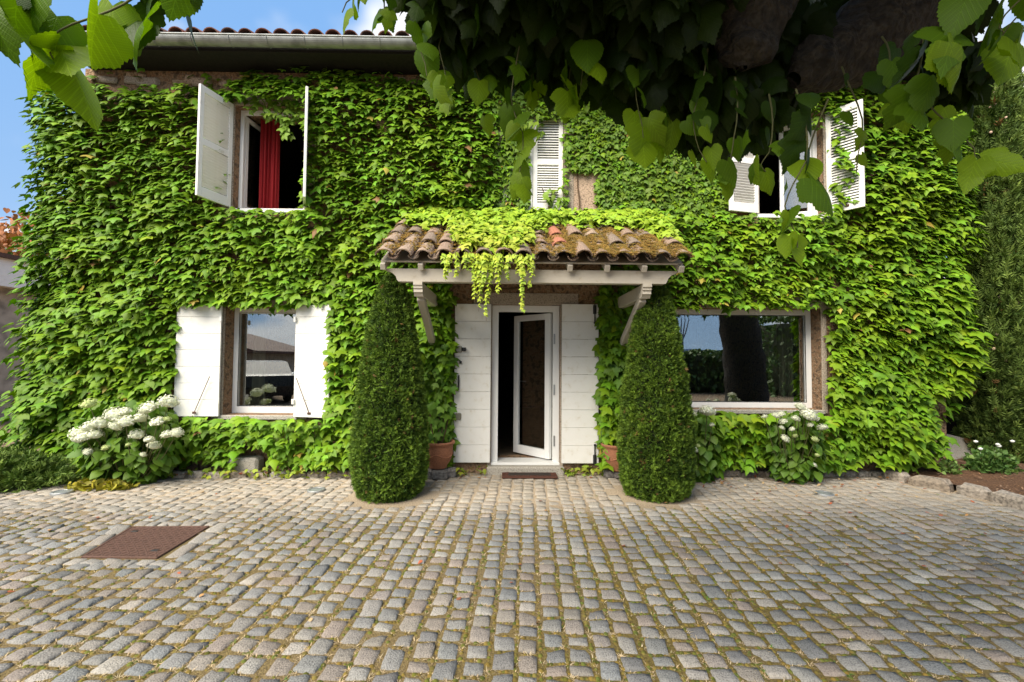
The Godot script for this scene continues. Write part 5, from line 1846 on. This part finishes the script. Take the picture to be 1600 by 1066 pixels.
func build_tree() -> void:
	var tree := thing("overhanging_tree", "big leafy tree on the right whose dark boughs hang over the yard", "tree", Vector3(5.7, 0, -2.3))
	var o := -tree.position
	var r := RandomNumberGenerator.new()
	r.seed = 99
	var limb := func(called: String, pts: Array, radii: Array, parent: Node):
		# a knobbly limb: a swept tube whose surface is roughened
		var fine := []; var rad := []
		for k in pts.size() - 1:
			for s in 6:
				var u := s / 6.0
				fine.append(pts[k].lerp(pts[k + 1], u) + o)
				rad.append(lerpf(radii[k], radii[k + 1], u))
		fine.append(pts[pts.size() - 1] + o); rad.append(radii[radii.size() - 1])
		var b := MB.new()
		b.tube(fine, rad, 20)
		for i in b.v.size():
			var p := b.v[i]
			b.v[i] = p + b.n[i] * (0.07 * nz.get_noise_3d(p.x * 3.5, p.y * 3.5, p.z * 3.5) + 0.03 * nz.get_noise_3d(p.x * 11.0, p.y * 11.0, p.z * 11.0))
		b.smooth()
		return put(called, b, M.bark, parent)
	var trunk: Node = limb.call("trunk", [Vector3(5.7, -0.1, -2.3), Vector3(5.65, 0.5, -2.3), Vector3(5.6, 1.6, -2.3), Vector3(5.5, 2.6, -2.25), Vector3(5.4, 3.3, -2.1)], [0.62, 0.48, 0.43, 0.42, 0.3], tree)
	limb.call("limb", [Vector3(5.5, 2.7, -2.25), Vector3(4.4, 3.7, -2.3), Vector3(3.0, 3.85, -2.15), Vector3(2.15, 3.42, -2.05), Vector3(1.62, 3.02, -2.0), Vector3(1.36, 2.86, -1.98), Vector3(1.28, 2.80, -1.98)], [0.34, 0.27, 0.22, 0.19, 0.17, 0.12, 0.03], tree)
	limb.call("limb", [Vector3(3.0, 3.85, -2.15), Vector3(2.0, 4.0, -1.9), Vector3(1.3, 3.5, -1.9), Vector3(1.05, 3.05, -1.9), Vector3(1.0, 2.86, -1.9), Vector3(0.99, 2.8, -1.9)], [0.2, 0.18, 0.16, 0.15, 0.10, 0.03], tree)
	limb.call("limb", [Vector3(2.0, 4.0, -1.9), Vector3(0.9, 4.2, -1.7), Vector3(0.2, 3.8, -1.9), Vector3(0.1, 3.45, -1.95)], [0.16, 0.13, 0.11, 0.05], tree)
	limb.call("limb", [Vector3(5.4, 3.3, -2.1), Vector3(4.2, 4.3, -0.6), Vector3(1.5, 4.4, 0.4), Vector3(-0.8, 3.6, -0.6), Vector3(-0.9, 3.1, -1.0)], [0.28, 0.22, 0.16, 0.09, 0.04], tree)
	limb.call("limb", [Vector3(5.4, 3.3, -2.1), Vector3(6.2, 4.5, -1.6), Vector3(6.6, 5.6, -1.2)], [0.28, 0.2, 0.1], tree)
	# leaf shapes, and tints painted from shaded through to backlit
	var shapes := [broad_leaf(0.0, 0.022, 1), broad_leaf(0.6, 0.026, 2), broad_leaf(1.4, 0.024, 3), broad_leaf(0.2, 0.018, 4)]
	var kinds := []
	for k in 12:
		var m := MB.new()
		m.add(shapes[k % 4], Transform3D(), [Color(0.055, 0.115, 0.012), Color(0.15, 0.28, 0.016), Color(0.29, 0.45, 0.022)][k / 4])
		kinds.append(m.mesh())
	var made := 0
	var mass := []; var mcol := []
	for s in SHOOTS:
		var n: int = s[s.size() - 2]
		var size: float = s[s.size() - 1]
		var pts := []
		for k in s.size() - 3:
			for e in 4:
				var u := e / 4.0
				var w: float = (k + u) * 1.9 + size * 50.0
				pts.append(s[k].lerp(s[k + 1], u) + o + Vector3(0.016 * sin(w * 1.3), 0, 0.016 * cos(w)))
		pts.append(s[s.size() - 3] + o + Vector3(0, -0.01, 0))
		var tb := MB.new()
		var rad := []
		for k in pts.size():
			rad.append(lerpf(0.0036, 0.0018, float(k) / (pts.size() - 1)))
		tb.tube(pts, rad, 6)
		var tw := put("shoot", tb, M.green_twig, tree)
		for k in n:
			var u := clampf((k + r.randf()) / n * 1.08, 0.0, 1.0) * (pts.size() - 1)
			var i := mini(int(u), pts.size() - 2)
			var p: Vector3 = pts[i].lerp(pts[i + 1], u - i) + Vector3(r.randfn(0, 0.035), r.randfn(0, 0.02), r.randfn(0, 0.04)) * size * 8.0 * 0.7
			var xf := hang(r, size * r.randf_range(0.5, 1.0), p)
			var lit_step := clampi(int(float(k) / n * 2.6 + r.randf_range(-0.4, 1.2)), 0, 2)  # painted light: shaded tints up the shoot, backlit ones towards its tip
			put("leaf", kinds[lit_step * 4 + r.randi() % 4], M.tree_leaf, tree, xf)
			made += 1
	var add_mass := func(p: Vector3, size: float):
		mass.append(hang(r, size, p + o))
		mcol.append(vary(Color(0.032, 0.060, 0.008), 0.3, 0.1))  # canopy shade put into the colour, far darker than the shoot leaves
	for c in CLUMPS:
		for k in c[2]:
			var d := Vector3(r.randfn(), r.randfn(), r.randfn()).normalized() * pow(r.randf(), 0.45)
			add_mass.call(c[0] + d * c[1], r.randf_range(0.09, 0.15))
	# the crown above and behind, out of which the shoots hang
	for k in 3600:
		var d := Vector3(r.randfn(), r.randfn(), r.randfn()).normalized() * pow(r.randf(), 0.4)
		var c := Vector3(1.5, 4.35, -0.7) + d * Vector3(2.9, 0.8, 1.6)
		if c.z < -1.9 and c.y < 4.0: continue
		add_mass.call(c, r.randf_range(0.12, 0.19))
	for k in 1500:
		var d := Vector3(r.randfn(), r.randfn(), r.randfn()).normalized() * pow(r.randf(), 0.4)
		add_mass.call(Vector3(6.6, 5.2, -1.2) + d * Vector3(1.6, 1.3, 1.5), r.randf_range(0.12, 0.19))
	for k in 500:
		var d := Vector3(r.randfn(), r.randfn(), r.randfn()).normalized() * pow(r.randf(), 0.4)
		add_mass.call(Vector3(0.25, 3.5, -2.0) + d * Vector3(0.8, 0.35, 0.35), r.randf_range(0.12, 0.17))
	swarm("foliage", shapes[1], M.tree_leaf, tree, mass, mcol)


# ---------------------------------------------------------------- small things on the yard
func build_yard_details() -> void:
	# iron cover and its frame of longer stones
	var cv := thing("iron_cover", "rusty chequered iron cover plate let into the cobbles", "manhole cover", Vector3(-2.995, 0.0, -3.915))
	var turn := Basis(Vector3.UP, 0.0)
	var pl := MB.new()
	pl.prism(PackedVector2Array([Vector2(-0.37, 0.30), Vector2(0.30, 0.32), Vector2(0.325, -0.32), Vector2(-0.245, -0.305)]), Transform3D(Basis(Vector3.RIGHT, -PI / 2), Vector3(0, -0.03, 0)), 0.032)
	put("plate", pl, M.rust, cv)
	var rb := MB.new()
	rb.box(Vector3.ZERO, Vector3(0.030, 0.005, 0.008), 0.002)
	var one := rb
	var all := MB.new()
	for i in 16:
		for j in 15:
			var u := (i + 0.5) / 16.0
			var v := (j + 0.5) / 15.0
			var a := Vector2(lerpf(-0.36, 0.29, u), 0.305)
			var b := Vector2(lerpf(-0.235, 0.315, u), -0.305)
			var p := b.lerp(a, v)
			all.add(one, Transform3D(Basis(Vector3.UP, 0.785 if (i + j) % 2 == 0 else -0.785), Vector3(p.x, 0.0045, -p.y)))
	put("tread_pattern", all, M.rust, cv)
	for h in [Vector3(-0.26, 0.004, -0.2), Vector3(0.22, 0.004, 0.2)]:
		var lh := MB.new()
		lh.box(h, Vector3(0.055, 0.006, 0.03), 0.002)
		put("lifting_slot", lh, M.iron, cv)
	for e in [[-0.37, 0.30, 0.30, 0.32], [0.30, 0.32, 0.325, -0.32], [0.325, -0.32, -0.245, -0.305], [-0.245, -0.305, -0.37, 0.30]]:
		var f := MB.new()
		var a := Vector3(e[0], 0.0, -e[1])
		var b := Vector3(e[2], 0.0, -e[3])
		f.box((a + b) / 2 + Vector3(0, -0.006, 0), Vector3((b - a).length() + 0.02, 0.026, 0.022), 0.004, Basis(Vector3.UP, -atan2(b.z - a.z, b.x - a.x)))
		put("frame_edge", f, M.rust, cv)
	var r := RandomNumberGenerator.new()
	r.seed = 21
	var yard := get_node("cobbled_yard")
	var sm := []
	for k in 4:
		var m := MB.new()
		m.add(cobble_variant(300 + k), Transform3D(), vary(Color(0.37, 0.34, 0.30), 0.1, 0.03))
		sm.append(m.mesh())
	var k := 0
	for q in [[Vector3(-3.47, 0, -4.28), Vector3(-3.33, 0, -3.60)], [Vector3(-2.60, 0, -4.36), Vector3(-2.56, 0, -3.60)], [Vector3(-3.42, 0, -3.535), Vector3(-2.50, 0, -3.50)], [Vector3(-3.40, 0, -4.31), Vector3(-2.66, 0, -4.32)]]:
		var cnt := 3 if q[0].z < -4.0 and q[1].z > -3.9 else 7
		for i in cnt:
			var p: Vector3 = q[0].lerp(q[1], (i + 0.5) / cnt)
			var d: Vector3 = q[1] - q[0]
			put("border_stone", sm[k % 4], M.cobble, yard, Transform3D(Basis(Vector3.UP, atan2(d.x, d.z)) * Basis.from_scale(Vector3(0.125 if cnt == 3 else 0.10, 0.11, d.length() / cnt - 0.012)), p + Vector3(0, 0.004, 0)))
			k += 1
	# recessed ground lamps, unlit
	for q in [[-4.98, -5.25, "round steel ground lamp near the large hydrangea"], [-2.18, -5.36, "round steel ground lamp between the left yew and the window"], [3.70, -5.28, "round steel ground lamp on the right before the hydrangea"]]:
		var t := thing("ground_lamp", q[2], "ground light", Vector3(q[0], 0.0, q[1]), "steel lamps let into the cobbles")
		var b := MB.new()
		b.lathe([Vector2(0.10, -0.03), Vector2(0.10, 0.016), Vector2(0.094, 0.021), Vector2(0.074, 0.021), Vector2(0.07, 0.016)], Vector3.ZERO, 28)
		put("ring", b, M.steel, t)
		var g := MB.new()
		g.lathe([Vector2(0.072, 0.014), Vector2(0.05, 0.019), Vector2(0.001, 0.022)], Vector3.ZERO, 24)
		put("lens", g, M.lens, t)
	# dead leaves and debris along the edges
	var xs := []; var cs := []
	for i in 420:
		var x := 0.0; var z := 0.0; var y := 0.014
		var pick := r.randf()
		if pick < 0.35:
			x = r.randf_range(-4.4, -1.5); z = bed_edge(x) + r.randf_range(-0.14, 0.12); y = 0.06
		elif pick < 0.65:
			x = r.randf_range(2.4, 5.6); z = -6.1 + absf(r.randfn(0.0, 0.35)); y = 0.03
		elif pick < 0.72:
			x = r.randf_range(-0.6, 1.2); z = r.randf_range(-6.1, -5.9)
		elif pick < 0.85:
			x = r.randf_range(2.5, 5.2); z = r.randf_range(-5.8, -3.2)
		else:
			x = r.randf_range(-5.0, 4.0); z = r.randf_range(-5.8, -2.2)
			if absf(x) > -z * 1.1: continue
		var s := r.randf_range(0.018, 0.042)
		xs.append(Transform3D(Basis(Vector3.UP, r.randf() * TAU) * Basis(Vector3.RIGHT, -1.57 + r.randfn(0.0, 0.35)) * Basis.from_scale(Vector3.ONE * s), Vector3(x, y, z)))
		cs.append(vary([Color(0.34, 0.10, 0.045), Color(0.36, 0.20, 0.08), Color(0.45, 0.32, 0.17), Color(0.22, 0.09, 0.05)][r.randi() % 4], 0.25))
	tag(swarm("fallen_leaves", heart_leaf(), M.straw, self, xs, cs), "scattered dry red and brown fallen leaves", "leaves")
	# wood chips and crumbs on the bare bed
	xs = []; cs = []
	for i in 1500:
		var z := r.randf_range(-6.6, -3.5)
		var x := side_kerb(z) + 0.12 + 3.0 * pow(r.randf(), 1.3)
		var s := r.randf_range(0.012, 0.04)
		xs.append(Transform3D(Basis(Vector3.UP, r.randf() * TAU) * Basis(Vector3.RIGHT, -1.5 + r.randfn(0.0, 0.3)) * Basis.from_scale(Vector3(s * 0.5, s, s)), Vector3(x, 0.10 + 0.10 * smoothstep(0.1, 1.2, x - side_kerb(z)), z)))
		cs.append(vary(Color(0.25, 0.15, 0.09), 0.45, 0.1))
	tag(swarm("bark_mulch", heart_leaf(), M.straw, self, xs, cs), "brown bark chips scattered on the bare bed", "mulch")
